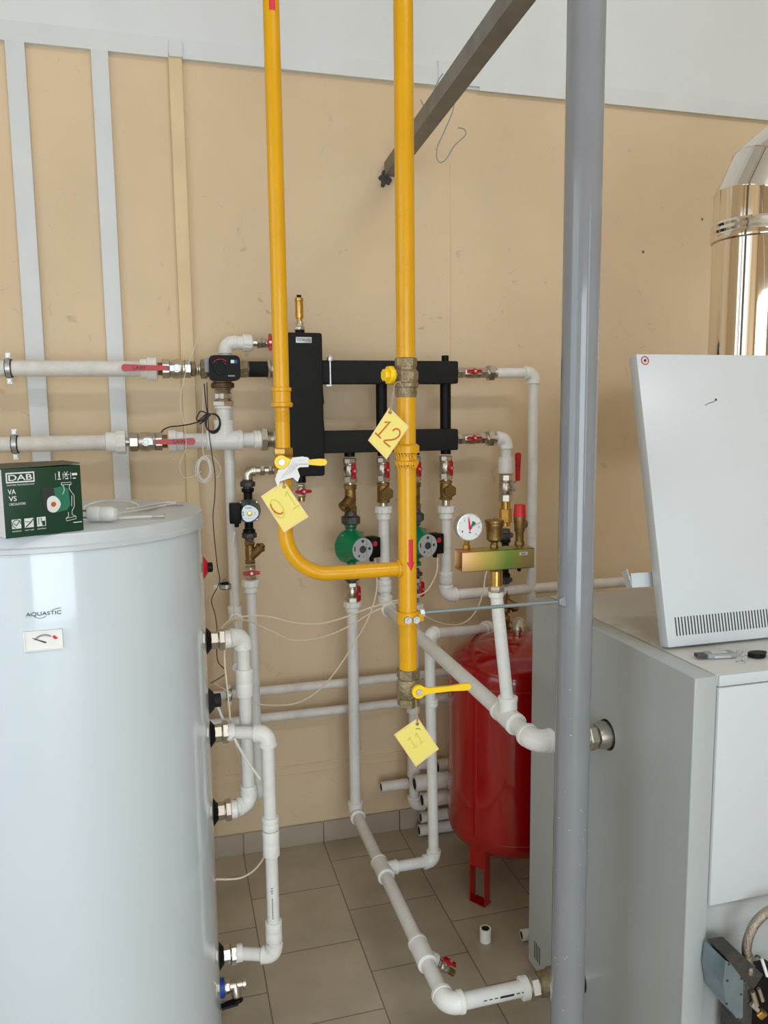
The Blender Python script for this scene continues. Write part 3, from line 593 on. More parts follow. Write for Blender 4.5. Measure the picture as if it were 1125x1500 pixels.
# plug and cord on the tank top
Z1 = TT+.012
def T_(x, y, z=TT+.004): return U(x, y, Z=z)
pg = thing('power_plug', 'white mains plug lying on the tank top beside the carton', 'plug', T_(150, 762)); a = U(130, 752, Z=Z1+.006); b = U(171, 752, Z=Z1+.006); d = (b-a).normalized(); g = G()
a.z = b.z = TT+.0165; L_ = (b-a).length
g.lathe(a, d, [(0, .0125), (.002, .0148), (L_*.42, .0152), (L_*.46, .0142), (L_*.5, .0152), (L_*.8, .0152), (L_*.97, .012), (L_, .006)], 24); g.build('plug_body', 'fit', pg)
for s_ in (-1, 1): g = G(); o = a + V((0, 0, .0095*s_*.6)) + SZ.cross(d)*.0095*s_; g.cyl(o, o - d*.019, .0024, seg=10); g.build('pin', 'steel', pg)
g = G(); g.box(V((-.010, -.0180, -.003)), V((.004, -.0170, .001)), 0, frame(a + d*.014, d, SZ.cross(d)) @ Matrix.Rotation(PI/2, 4, 'Y')); g.build('earth_contact', 'ink', pg)
zc_ = TT+.0035
cable('thin white mains cord looping over the tank top behind the plug', [b + V((-.003, 0, 0)), U(205, 747, Z=zc_+.008), U(232, 742, Z=zc_), U(258, 737, Z=zc_+.001), U(240, 736.5, Z=zc_), U(200, 744, Z=zc_), U(185, 746, Z=zc_)], .0027, 'whitec')
cable('white cord arching up out of view behind the green carton', [U(118, 752, Z=zc_), U(126, 742, Z=zc_+.01), U(145, 735, Z=zc_+.018), U(170, 733, Z=zc_+.014), U(195, 736, Z=zc_+.004), U(203, 741, Z=zc_)], .0025, 'whitec')
pr = thing('temperature_probe', 'thin white probe with a steel tip lying on the tank top', 'sensor', U(173, 757, Z=TT)); a = U(173, 759, Z=TT+.0055); b = U(222, 756.5, Z=TT+.0055); c = U(241, 756, Z=TT+.0055); g = G(); g.cyl(a, b, .0030, seg=12); g.build('sleeve', 'whitec', pr); g = G(); g.lathe(b, c-b, [(0, .0028), ((c-b).length-.002, .0028), ((c-b).length-.0015, .005), ((c-b).length, .005)], 14); g.build('tip', 'steel', pr)
cable('hair-thin grey wire trailing off the right back edge of the tank top', [U(175, 752, Z=zc_-.001), U(210, 748, Z=zc_-.001), U(240, 741, Z=zc_-.001), U(268, 740, Z=zc_-.001)], .0013, 'grey_plastic', name='wire')

# ================================================================== WALL MAINS, upper left
rm = .0232
def hz(px, py, Y=YH): return P(px, py, Y).z
zu = (hz(30, 539)+hz(230, 541))/2; zl = (hz(30, 651)+hz(150, 648))/2
xL = X0 + .02
rt = thing('water_main', 'thick white water main, upper of the two at left', 'pipe', (xL, YH, zu)); g = G(); g.cyl((xL, YH, zu), (P(212, 540).x, YH, zu), rm, seg=32); g.build('pipe', 'oldppr', rt)
a = P(205, 540).x; g = G(); g.lathe((a, YH, zu), SX, [(0, .027), (.003, .030), (.020, .030), (.022, .0348), (.048, .0348), (.05, .029)], 32); g.build('threaded_adapter', 'fit', rt)
rt = thing('water_main', 'thick white water main, lower of the two at left, above the carton', 'pipe', (xL, YH, zl)); g = G(); g.cyl((xL, YH, zl), (P(160, 648).x, YH, zl), rm, seg=32); g.build('pipe', 'oldppr', rt)
a = P(155, 648).x; b = P(184, 648).x; g = G(); g.lathe((a, YH, zl), SX, [(0, .027), (.002, .031), (.026, .031), (.030, .0335), (.034, .0335)], 32); g.lathe((a, YH, zl), SX, [(.030, .033), (.032, .0348), (b-a, .0348), (b-a+.001, .031)], 48, rf=ribs); g.build('threaded_adapter', 'fit', rt)
# lever valves on the mains
x0, x1 = P(234, 540).x, P(283, 540).x
nipple('nickel nipple between upper main and its red lever valve', (x0-.006, YH, zu), (x0+.014, YH, zu), .02, 'bronze')
rt = thing('ball_valve', 'large ball valve on the upper main, red lever pointing left', 'valve', frame(((x0+x1)/2, YH, zu), SX)); valve_body(rt, x1-x0-.014, .027); hd = lever(rt, .027, (0, 0, -1), .158, .0105, word='LAW', flip=True)
x2 = P(306, 541).x; nipple('pale brass union between upper main valve and mixing valve', (x1-.008, YH, zu), (x2, YH, zu), .020, 'nickel', [(.002, .014, .026), (.030, .050, .033)], 'oldbrass')
x0, x1 = P(190, 648).x, P(238, 648).x
nipple('ribbed nickel nipple between lower main and its valve', (b-.003, YH, zl), (x0+.006, YH, zl), .0135, 'nickel')
rt = thing('ball_valve', 'large ball valve on the lower main, red lever pointing right', 'valve', frame(((x0+x1)/2, YH, zl), SX)); valve_body(rt, x1-x0, .027); lever(rt, .027, (0, 0, 1), .145, .0105, word='LAW')
# lower main after the valve: adapter, pipe, tee, stub, big nut
xt = P(329, 646).x; zt = hz(329, 647)
rt = thing('water_main', 'thick white pipe with a tee, right of the lower red lever', 'pipe', (x1, YH, zl)); g = G()
g.cyl((x1-.004, YH, zl), (x1+.015, YH, zl), .020); g.build('threaded_end', 'bronze', rt)
g = G(); xx = P(247, 648).x; g.lathe((xx, YH, zl), SX, [(0, .033), (.003, .0345), (.022, .0345), (.024, .030), (.044, .030), (.046, .026)], 32); g.build('threaded_adapter', 'fit', rt)
g = G(); g.cyl((xx+.03, YH, zl), (xt, YH, zl), rm, seg=32); g.build('pipe', 'ppr', rt)
tee(rt, (xt, YH, zl), SX, SZ, rm, .0225, L=2.4)
xn = P(382, 646).x; g = G(); g.cyl((xt+.05, YH, zl), (xn, YH, zl), rm, seg=32); g.build('pipe', 'ppr', rt)
g = G(); g.lathe((P(371, 646).x, YH, zl), SX, [(0, .026), (.002, .029), (xn-P(371, 646).x, .029)], 32); g.build('socket', 'fit', rt)
g = G(); zt2 = hz(327, 597); g.cyl((xt, YH, zl+.05), (xt, YH, zt2), .0225, seg=32); g.build('pipe', 'ppr', rt)
g = G(); g.lathe((xt, YH, hz(327, 599)), SZ, [(0, .0265), (.002, .0285), (.018, .0285), (.02, .024)], 32); g.build('socket', 'fit', rt)
nipple('large nickel union joining the lower main to the black separator', (xn, YH, zl), (P(412, 646).x, YH, zl), .026, 'nickel', [(0, .020, .040), (.038, .044, .031)], 'nickel')
# mixing valve with black actuator
mz = hz(327, 541); xm = P(325, 541).x
nipple('stacked nickel union below the black actuator', (xt, YH, zt2-.004), (xt, YH, hz(320, 566)), .026, 'nickel', [(.008, .024, .036), (.030, .048, .029)], 'nickel')
rt = thing('mixing_valve', 'cast three-way mixing valve behind the black actuator', 'valve', (xt, YH, zu)); g = G()
g.cyl((x2-.004, YH, zu), (P(364, 543).x, YH, zu), .0245); g.cyl((xt, YH, zu), (xt, YH, hz(320, 562)), .029); g.lathe((xt, YH+.03, zu), (0, -1, 0), [(0, .02), (.01, .038), (.05, .038), (.06, .02)], 24); g.build('valve_body', 'oldbrass', rt)
g = G(); g.lathe((xt, YH, hz(320, 569)), SZ, [(0, .030), (.003, .036), (.015, .036), (.018, .031)], 28); g.build('port_nut', 'oldnut', rt)
g = G(); g.hexa((P(349, 543).x, YH, zu), SX, 0, .03, .029); g.build('port_nut', 'oldbrass', rt)
ya = YH-.062; c = P(328, 540, ya-.03); ax0 = P(306, 540, ya-.03).x; ax1 = P(351, 540, ya-.03).x; az0 = P(328, 558, ya-.03).z; az1 = P(328, 521, ya-.03).z
ac = thing('valve_actuator', 'black rotary actuator box with a red-marked dial', 'actuator', ((ax0+ax1)/2, ya, az0)); g = G()
o = []; W2, H2 = (ax1-ax0)/2, (az1-az0)/2; cx, cz = (ax0+ax1)/2, (az0+az1)/2
for i in range(48):
    th = 2*PI*i/48; cs, sn = math.cos(th), math.sin(th); e = .32; o.append((math.copysign(abs(cs)**e, cs)*W2, math.copysign(abs(sn)**e, sn)*H2))
g.prism(o, (cx, ya, cz), SX, SZ, .055); g.prism([(a*.95, b*.95) for a, b in o], (cx, ya-.054, cz), SX, SZ, .004); g.build('housing', 'black', ac)
g = G(); kc = V((cx-W2*.28, ya-.058, cz)); g.lathe(kc, (0, -1, 0), [(0, W2*.46), (.006, W2*.44), (.0065, W2*.40)], 36); kn = g.build('dial_knob', 'black', ac)
g = G(); g.sweep([kc + V((math.cos(math.radians(t))*W2*.56, -.001, math.sin(math.radians(t))*W2*.56)) for t in range(45, 150, 8)], .0012, 6); g.sweep([kc + V((W2*.25, -.007, W2*.22)), kc + V((W2*.33, -.007, W2*.3))], .0007, 6); g.build('dial_scale', 'red_ink', ac)
g = G(); g.ring(kc + V((0, -.0062, 0)), (0, -1, 0), W2*.42, .0005); g.build('dial_rim', 'castnut', ac)
g = G(); g.box((cx+W2*.38, ya-.0590, cz+H2*.36), (cx+W2*.6, ya-.0578, cz+H2*.62)); g.cur = 1; g.box((cx+W2*.6, ya-.0590, cz+H2*.36), (cx+W2*.8, ya-.0578, cz+H2*.62)); g.build('badge', ['print_w', 'blue'], ac)
g = G(); g.box((cx+W2*.18, ya-.0590, cz-H2*.68), (cx+W2*.62, ya-.0578, cz-H2*.58)); g.build('maker_mark', 'grey_plastic', ac)
g = G(); g.box((ax0-.012, ya-.030, cz-.012), (ax0+.004, ya-.012, cz+.030), .002); g.build('cable_entry', 'grey_plastic', ac)
g = G(); g.cyl((cx-W2*.25, ya+.001, cz), (cx-W2*.25, YH-.035, cz), .014, seg=16); g.build('mounting_boss', 'steel', ac)
# black nipple to the separator
nipple('short black pipe nipple between mixing valve and separator', (P(362, 543).x, YH, zu), (P(391, 543).x, YH, zu), .0245, 'foam', threads=False)
nipple('nickel union of the upper main at the black separator', (P(391, 543).x, YH, zu), (P(414, 543).x, YH, zu), .028, 'nickel', [(.0, .010, .033), (.016, .022, .031)], 'nickel')
for (px, py, z, lab) in ((13, 538, zu, 'pipe clamp on the upper water main at the far left'), (22, 648, zl, 'pipe clamp on the lower water main at the far left')):
    clampring(lab, (P(px, py).x, YH, z), SX, rm, SZ, 'clamps on the two water mains')
# bypass run: small valve, elbow, drop behind the mains to a wall elbow
yb = YH+.055; zb = hz(345, 502, yb); xb_ = P(330, 505, yb).x; zbot = hz(334, 905, yb)
rt = run('water_pipe', 'thin white pipe rising behind the mains to an elbow above the actuator', [(P(370, 501, yb).x, yb, zb), (xb_, yb, zb), (xb_, yb, zbot), (xb_, yb-.07, zbot)], .0165)
ppr_adapter(rt, (P(369, 500, yb).x, yb, zb), -SX, .0155, .055)
sleeve(rt, (xb_, yb, hz(334, 900, yb)), (xb_, yb, hz(334, 888, yb)), .0165)
run('water_pipe', 'short white pipe slanting toward the camera from the elbow behind the top port', [(xb_, yb-.075, zbot), U(349, 978, Y=2.18)], .0165, corner=False)
x_ = P(370, 500, yb).x; nipple('nickel double nipple right of the elbow above the actuator', (x_-.002, yb, zb), (P(386, 500, yb).x, yb, zb), .0115, 'nickel', [(.016, .028, .018)])
bvalve('closed ball valve with upright red handle, left of the separator top', (P(394, 500, yb).x, yb, zb), SX, .05, .0145, 'x', (0, -1, 0))
clampring('pipe clamp on the thin drop pipe right of the tank', (P(331, 858, yb).x, yb, hz(331, 858, yb)), SZ, .0165, SX)
# ================================================================== SEPARATOR AND HEADER
sx0, sx1 = P(421, 600, YH-.05).x, P(474.5, 600, YH-.05).x; sz0, sz1 = P(450, 698, YH-.05).z, P(450, 487, YH-.05).z
sp = thing('hydraulic_separator', 'tall black insulated hydraulic separator with a small label', 'separator', ((sx0+sx1)/2, YH, sz0)); g = G(); g.box((sx0, YH-.05, sz0), (sx1, YH+.055, sz1), .008, seg=3); g.build('insulated_body', 'foam', sp)
q = P(445, 498, YH-.0506); g = G(); g.box((q.x-.025, YH-.0512, q.z-.009), (q.x+.025, YH-.0498, q.z+.009), .0006); st = g.build('label_plate', 'face', sp); t = text(sp, 'lettering', 'GIDRUSS', q + V((0, -.0008, 0)), SX, SZ, .042, .009, 'ink'); t.parent = st
g = G()      # torn foam edge on the right flank
pts = [(0, .0), (.010, .01), (.008, .05), (.004, .09), (.010, .11), (.007, .16), (.003, .20), (0, .21)]
g.prism([(a, b) for a, b in pts], (sx1-.001, YH+.02, P(478, 640).z), SX, SZ, .03); g.build('torn_insulation', 'foam', sp)
xv_ = P(439, 480).x
g = G(); g.cyl((xv_, YH, sz1-.004), (xv_, YH, sz1+.012), .015); g.build('neck', 'black', sp)
av = thing('air_vent', 'slim brass air vent standing on top of the black separator', 'air vent', (xv_, YH, sz1+.01)); g = G()
g.lathe((xv_, YH, sz1+.010), SZ, [(0, .014), (.004, .015), (.008, .0155), (.010, .012), (.024, .012), (.030, .010)], 24); g.hexa((xv_, YH, sz1+.010), SZ, .002, .014, .0165); g.build('adapter', 'nickel', av)
g = G(); zz = sz1+.040; g.lathe((xv_, YH, zz), SZ, [(0, .0085), (.008, .0085), (.009, .0125), (.014, .013), (.060, .0125), (.061, .0135), (.070, .0135), (.072, .011)], 24); g.build('float_chamber', 'brass', av)
g = G(); g.cyl((xv_, YH, zz+.071), (xv_, YH, zz+.080), .0075, seg=16); g.build('cap', 'black', av)
q = P(441, 703); g = G(); g.cyl((q.x, YH, sz0+.002), (q.x, YH, P(441, 707).z), .0155); g.build('drain_neck', 'black', sp)
bvalve('closed drain valve with brass thread under the black separator', (q.x, YH, P(441, 719).z), SZ, .042, .0125, 'x', (.1, -1, 0))
nipple('open brass thread under the separator drain valve', (q.x, YH, P(441, 725).z), (q.x, YH, P(441, 734).z), .0115, 'brass')
# header
ux0, ux1 = sx1-.003, P(672, 545, YH-.04).x; zt0, zt1 = P(570, 562, YH-.04).z, P(570, 528, YH-.04).z; lz0, lz1 = P(570, 662, YH-.04).z, P(570, 630, YH-.04).z
hd = thing('distribution_header', 'black two-bar distribution header right of the separator', 'manifold', ((ux0+ux1)/2, YH, lz0)); g = G(); g.box((ux0, YH-.04, zt0), (ux1, YH+.04, zt1), .006, seg=2); g.build('upper_bar', 'foam', hd)
g = G(); g.box((ux0, YH-.04, lz0), (ux1, YH+.04, lz1), .006, seg=2); g.build('lower_bar', 'foam', hd)
for px in (559, 652.5):
    x = P(px, 600).x; g = G(); g.cyl((x, YH, lz1-.004), (x, YH, zt0+.004), .0185); g.build('riser', 'black', hd)
x = P(652, 525).x; g = G(); g.cyl((x, YH, zt1-.002), (x, YH, zt1+.020), .012); g.build('top_stub', 'black', hd)
for z in ((zt0+zt1)/2, (lz0+lz1)/2): g = G(); g.lathe((ux1-.002, YH, z), SX, [(0, .026), (.006, .026), (.008, .022)], 24); g.build('end_boss', 'black', hd)
LX = [P(px, 690).x for px in (512.5, 561, 607, 653)]
for x in LX: g = G(); g.cyl((x, YH, lz0+.002), (x, YH, lz0-.014), .0175); g.build('outlet', 'black', hd)
g = G(); x = P(484, 541, YH-.046).x; g.box((x-.002, YH-.044, zt0-.002), (x+.002, YH-.0405, zt1+.004)); g.box((x-.007, YH-.050, zt1-.004), (x+.007, YH-.030, zt1+.010), .002); g.box((x-.014, YH-.048, zt0-.008), (x+.003, YH-.038, zt0-.003)); g.cyl((x, YH-.044, zt1), (x, YH-.044, zt1+.018), .003, seg=8); g.build('hanger_hook', 'steel', hd)
# horizontal outlets at the right end
for (zc, word, k) in (((zt0+zt1)/2, 'upper', 0), ((lz0+lz1)/2, 'lower', 1)):
    xa_ = ux1+.004; xb2 = P(713, 545).x
    bvalve('nickel ball valve on the right end of the %s header bar' % word, ((xa_+xb2)/2, YH, zc), SX, xb2-xa_, .017, 'z', (0, -1, .1), k=1.0)
    rt = nipple('nickel union nut right of the %s header valve' % word, (xb2-.003, YH, zc), (P(727, 545).x, YH, zc), .018, 'nickel', [(.006, .026, .0285)], 'nickel', threads=False)
zU, zL = (zt0+zt1)/2, (lz0+lz1)/2; xr = P(781, 620).x
run('water_pipe', 'long white return pipe dropping down the wall left of the grey post', [(P(724, 545).x, YH, zU), (xr, YH, zU), (xr, YH, .02)], .0175)
xcol = P(741, 700).x
rt = run('water_pipe', 'short white elbow pipe above the upright red lever', [(P(724, 642).x, YH, zL), (xcol, YH, zL), (xcol, YH, hz(741, 674))], .0175)
g = G(); za, zb_ = hz(741, 693), hz(741, 670); g.lathe((xcol, YH, za), SZ, [(0, .025), (.002, .0275), (zb_-za, .0275), (zb_-za+.002, .022)], 28); g.build('threaded_adapter', 'fit', rt)
za, zb_ = hz(742, 734), hz(742, 695)
rt = thing('ball_valve', 'large ball valve with an upright red lever, above the safety group', 'valve', frame((xcol, YH, (za+zb_)/2), SZ, (.42, -1, 0))); valve_body(rt, zb_-za, .0235); lever(rt, .0235, (0, 0, 1), .125, .0115, word='LAW', crank=.018)
nipple('polished brass reducing union below the upright red lever valve', (xcol, YH, hz(742, 770)), (xcol, YH, hz(742, 733)), .017, 'brass', [(.012, .060, .0225)], 'brass', threads=False)
# dark pump column behind the safety group
union('black union nut behind the safety valve, above the hidden pump', (xcol, YH, hz(742, 783)), SZ, .0235, .036)
pump('dark circulation pump mostly hidden behind the gold bracket', (xcol, YH, hz(742, 817)), 0, 'black', 1, .86, dot=False)
union('black union nut below the gold bracket', (xcol, YH, hz(744, 848)), SZ, .0225, .034)
y_strainer('brown brass y strainer below the gold bracket, branch to the right', (xcol, YH, hz(745, 880)), SZ, (.75, -.35, -.5), .085, .0155, 'bronze')
nipple('brown brass nipple between strainer and brass tee', (xcol, YH, hz(745, 912)), (xcol, YH, hz(745, 896)), .0135, 'bronze', [(.010, .026, .019)])
zT = hz(745, 917)
rt = thing('brass_tee', 'brass tee just above the red expansion tank', 'pipe fitting', (xcol, YH, zT)); g = G(); g.lathe((xcol, YH, zT), SZ, [(-.016, .014), (.016, .0155), (.020, .017)], 20); g.cyl((xcol-.055, YH, zT), (xcol+.022, YH, zT), .0145); g.build('tee_body', 'bronze', rt)
for q in (.012, -.05): g = G(); g.hexa((xcol+q, YH, zT), SX, 0, .015, .0183); g.build('hex_collar', 'bronze', rt)
# red expansion tank
RC = V((1.045, 2.27, 0)); RR = .207; zt_ = .83
xe = RC.x+.02
rt = run('threaded_elbow', 'dull nickel elbow entering the top of the red tank', [(xcol+.024, YH, zT), (xcol+.046, YH-.03, zT), (RC.x+.035, RC.y+.03, zt_+.035), (RC.x+.035, RC.y+.03, zt_-.004)], .0135, 'nickel', 'nickel', 'pipe fitting')
ex = thing('expansion_vessel', 'red upright expansion vessel on short legs behind the boiler', 'expansion tank', RC); g = G(); pr = []
z0 = .13
for i in range(13): t = i/12*PI/2; pr.append((z0+.085*(1-math.cos(t)), max(.002, RR*math.sin(t)**.8)))
pr += [(z0+.085+.02, RR), (.735, RR)]
for i in range(1, 13): t = i/12*PI/2; pr.append((.735+.095*math.sin(t), max(.002, RR*math.cos(t)**.75)))
g.lathe(RC, SZ, pr, 96); g.build('vessel', 'redtank', ex)
for z in (.715, .225): g = G(); g.ring(RC + V((0, 0, z)), SZ, RR+.0002, .0016, 96, 8); g.build('weld_seam', 'redtank', ex)
for q in range(3):
    a = math.radians(214+120*q); c = RC + V((math.cos(a), math.sin(a), 0))*(RR-.028); n_ = V((math.cos(a), math.sin(a), 0)); t_ = SZ.cross(n_); g = G()
    for s_ in (-1, 1): o = c + t_*s_*.026; g.poly([o - n_*.012 + SZ*.003, o + n_*.018 + SZ*.003, o + n_*.018 + SZ*.205, o - n_*.012 + SZ*.205], t_*s_, .003)
    o = c + n_*.015; g.poly([o - t_*.026 + SZ*.125, o + t_*.026 + SZ*.125, o + t_*.026 + SZ*.205, o - t_*.026 + SZ*.205], n_, .003)
    g.poly([c - t_*.028 - n_*.02, c + t_*.028 - n_*.02, c + t_*.028 + n_*.018, c - t_*.028 + n_*.018], SZ, .003); g.build('leg', 'redtank', ex)
# ================================================================== LEGS UNDER THE HEADER
def zz_(py, px=560): return hz(px, py)
leglabel = ['leftmost leg', 'second leg from the left', 'third leg, behind the yellow gas pipe', 'rightmost leg']
for i, x in enumerate(LX):
    bvalve('nickel ball valve under the header, %s' % leglabel[i], (x, YH, (zz_(670)+zz_(705))/2), SZ, zz_(670)-zz_(705), .0205, 'z', (.16, -1, 0), 'ball valves under the header')
for i in (0, 2):
    x = LX[i]; w_ = ('left', 'right')[i//2]
    nipple('thin nipple above the %s green pump strainer' % w_, (x, YH, zz_(710)), (x, YH, zz_(704)), .0135, 'nickel')
    y_strainer('brass y strainer above the %s green pump' % w_, (x, YH, (zz_(708)+zz_(747))/2), SZ, (-.6, -.6, -.62), zz_(708)-zz_(747), .0175)
    union('dark union nut on top of the %s green pump' % w_, (x, YH, zz_(758)), SZ, .0275, zz_(745)-zz_(770), tail=.003)
    zp = (zz_(762)+zz_(833))/2
    pump('green circulation pump, %s of the pair either side of the yellow pipe' % w_, (x, YH-.0, zp), .30, 'green', 1, 1.0, group='green circulation pumps')
    union('dark union nut under the %s green pump' % w_, (x, YH, zz_(843)), SZ, .022, .03)
    bvalve('ball valve below the %s green pump and yellow branch pipe' % w_ if i == 0 else 'ball valve below the right green pump, behind the yellow pipe', (x, YH, (zz_(850)+zz_(878))/2), SZ, zz_(850)-zz_(879), .0195, 'z', (.5, -1, 0))
    nipple('nickel nipple above the ribbed adapter below the %s green pump' % w_, (x, YH, zz_(886)), (x, YH, zz_(878)), .0135, 'nickel')
for i in (1, 3):
    x = LX[i]; w_ = {1: 'second leg', 3: 'rightmost leg'}[i]
    nipple('thin nipple above the check valve on the %s' % w_, (x, YH, zz_(710)), (x, YH, zz_(703)), .0135, 'nickel')
    check_valve('brass check valve with a hexagonal plug on the %s' % w_, (x, YH, (zz_(707)+zz_(736))/2), SZ, (.16, -1, -.04), zz_(707)-zz_(736), .0168)
    nipple('nickel nipple under the check valve on the %s' % w_, (x, YH, zz_(745)), (x, YH, zz_(736)), .0145, 'nickel')
# leg 1: drop to the floor run towards the boiler's lower port
x = .546; zf = .171; yE = 1.588
rt = run('water_pipe', 'white pipe dropping under the left green pump, then running low to the boiler', [(LX[0], YH, zz_(886, 513)), (LX[0]+.0, YH, zf), (LX[0]+.0, yE, zf), (P(775, 1450, yE).x, yE, zf)], .0188)
ppr_adapter(rt, (LX[0], YH, zz_(881, 513)), -SZ, .0175, .034)
tee(rt, (LX[0], 2.164, zf), SY, SX, .0188, .0155); tee(rt, (LX[0], U(600, 1400, Z=zf).y, zf), SY, V((.75, 0, -.66)), .0188, .014)
yd = U(600, 1400, Z=zf).y; dd = V((.75, 0, -.66)).normalized(); q = V((LX[0], yd, zf)) + dd*.05
bvalve('small drain ball valve near the floor, red handle, on the low pipe', q + dd*.022, dd, .036, .0115, 'z', (.2, -.5, 1), k=.85)
nipple('brass hose end of the small drain valve near the floor', q + dd*.038, q + dd*.062, .009, 'bronze')
g = G(); xs_ = P(762, 1455, yE).x; g.lathe((xs_, yE, zf), SX, [(0, .0225), (.002, .027), (.018, .027), (.02, .022)], 28); g.build('socket', 'fit', rt)
g = G()
for k in range(9): g.box((LX[0]+.085+k*.014, yE-.0195, zf+.004), (LX[0]+.093+k*.014, yE-.0180, zf+.0055))
g.box((xs_-.06, yE-.0196, zf+.002), (xs_-.025, yE-.0182, zf+.0065)); g.build('printed_line', 'ink', rt)
# leg 2: drop, elbow, run back to front above the yellow valve, into the boiler's upper port
E2 = V((LX[1], YH, .897)); T2 = V((.746, 1.493, .835)); z2 = .897
E2 = V((P(568, 888).x, YH, z2)); T2 = V((.742, 1.49, .836))
rt = run('water_pipe', 'white pipe slanting past the gas pipe from the wall to the boiler upper port', [(LX[1], YH, zz_(748, 561)), (LX[1]+.002, YH, z2), T2, (P(862, 1082, 1.488).x, 1.488, .832)], .0188)
ppr_adapter(rt, (LX[1], YH, zz_(741, 561)), -SZ, .0175, .045)
sleeve(rt, (LX[1], YH, zz_(866)), (LX[1], YH, zz_(849)), .0188)
dr = (T2-E2).normalized(); tt2 = E2 + dr*((1.621-YH)/dr.y)
tee(rt, tt2, dr, SZ, .0188, .0165); sleeve(rt, E2 + dr*.16, E2 + dr*.215, .0185)
# leg 3: drop behind the gas valve to the wall tee and elbow
y3 = 2.56; z3 = hz(606, 1122, y3); x3 = P(606, 1080, y3).x
rt = run('water_pipe', 'white drop pipe behind the yellow gas pipe ending in a low elbow', [(LX[2], YH, zz_(890, 611)), (x3, y3, zz_(1040)), (x3, y3, hz(606, 1180, y3)), (x3+.09, y3+.02, hz(606, 1180, y3))], .0175)
ppr_adapter(rt, (LX[2], YH, zz_(884, 611)), -SZ, .0175, .04)
tee(rt, (x3, y3, hz(606, 1120, y3)), SZ, SX, .0175, .016, 'oldppr')
# leg 4: drop and elbow to the long wall pipe
z4 = hz(653, 872); 
rt = run('water_pipe', 'white pipe under the rightmost leg turning right along the wall behind the boiler', [(LX[3], YH, zz_(748, 653)), (LX[3], YH, z4), (X1-.05, YH, z4)], .0185, 'oldppr')
ppr_adapter(rt, (LX[3], YH, zz_(741, 653)), -SZ, .0175, .044); sleeve(rt, (LX[3], YH, zz_(861)), (LX[3], YH, zz_(843)), .018, m='oldppr')
# return of the red tank: adapter by the brass tee, elbow, down to the low tee
xv = .735; yv = 2.164; zr = P(627, 929, yv).z
q0 = V((xcol-.052, YH, zT)); q0b = P(716, 921, 2.44)
rt = run('water_pipe', 'white pipe left of the red tank, from its top fittings down to the floor tee', [q0b, (xv-.008, yv, zr), (xv+.004, yv, zf), (LX[0]+.03, yv, zf)], .0160)
dq = (V((xv-.008, yv, zr))-q0b).normalized(); ppr_adapter(rt, q0b - dq*.004, dq, .0165, .05); nipple('brown nipple between ribbed adapter and brass tee over the red tank', q0b - dq*.002, q0 + V((.006, 0, 0)), .0125, 'bronze', threads=False)
sleeve(rt, (xv, yv, P(633, 1034, yv).z), (xv, yv, P(633, 1024, yv).z), .0135, 'coupling')
# grey pump leg at left
xg = P(364, 750).x; zg1 = hz(360, 690)
rt = run('threaded_elbow', 'nickel elbow above the grey pump', [(P(385, 686).x, YH, zg1), (xg, YH, zg1), (xg, YH, hz(363, 700))], .0125, 'nickel', 'nickel', 'pipe fitting')
nipple('nickel nipple left of the small valve under the yellow lever', (P(376, 686).x, YH, zg1), (P(396, 686).x, YH, zg1), .011, 'nickel', [(.010, .024, .0175)])
bvalve('closed small valve with red handle behind the upper yellow lever', (P(404, 686).x, YH, zg1), SX, .048, .0135, 'x', (0, -1, 0))
union('dark union nut above the grey pump', (xg, YH, hz(363, 708)), SZ, .0215, .036)
pump('grey circulation pump with silver face right of the tank', (xg, YH, hz(363, 748)), -.05, 'greyp', -1, .92, dot=False)
union('dark union nut below the grey pump', (xg, YH, hz(363, 783)), SZ, .0215, .036, tail=-.0)
y_strainer('brass y strainer below the grey pump, branch up to the right', (xg, YH, (hz(363, 794)+hz(363, 826))/2), SZ, (.66, -.25, .68), hz(363, 792)-hz(363, 826), .0140, 'bronze', -.22, .68)
bvalve('closed ball valve below the grey pump strainer, handle crosswise', (xg, YH, hz(363, 837)), SZ, hz(363, 825)-hz(363, 849), .0165, 'x', (0, -1, 0))
rt = run('water_pipe', 'white pipe dropping along the wall below the grey pump', [(xg, YH, hz(364, 858)), (xg+.005, YH, hz(380, 1165)), (xg+.01, YB-.02, hz(380, 1165))], .0160)
ppr_adapter(rt, (xg, YH, hz(363, 849)), -SZ, .0165, .042)
# two pipes low along the wall
za, zb_ = .614, .518; yw = 2.60
rt = thing('wall_pipe', 'thin white pipe along the wall, upper of the low pair', 'pipe', (.2, yw, za)); g = G(); g.cyl((P(300, 1015, yw).x, yw, za), (X1-.05, yw, za), .0155); g.build('pipe', 'oldppr', rt)
g = G(); q = P(376, 1010, yw).x; g.lathe((q, yw, za), SX, [(0, .019), (.001, .0215), (.010, .0215), (.011, .018)], 24); g.build('coupling', 'fit', rt)
clampring('dark pipe clamp on the low wall pipe beside the tank', (P(335, 1012, yw).x, yw, za), SX, .0155, SZ)
rt = thing('wall_pipe', 'thin white pipe along the wall, lower of the low pair', 'pipe', (.2, yw, zb_)); g = G(); g.cyl((P(300, 1058, yw).x, yw, zb_), (X1-.05, yw, zb_), .0155); g.build('pipe', 'oldppr', rt)
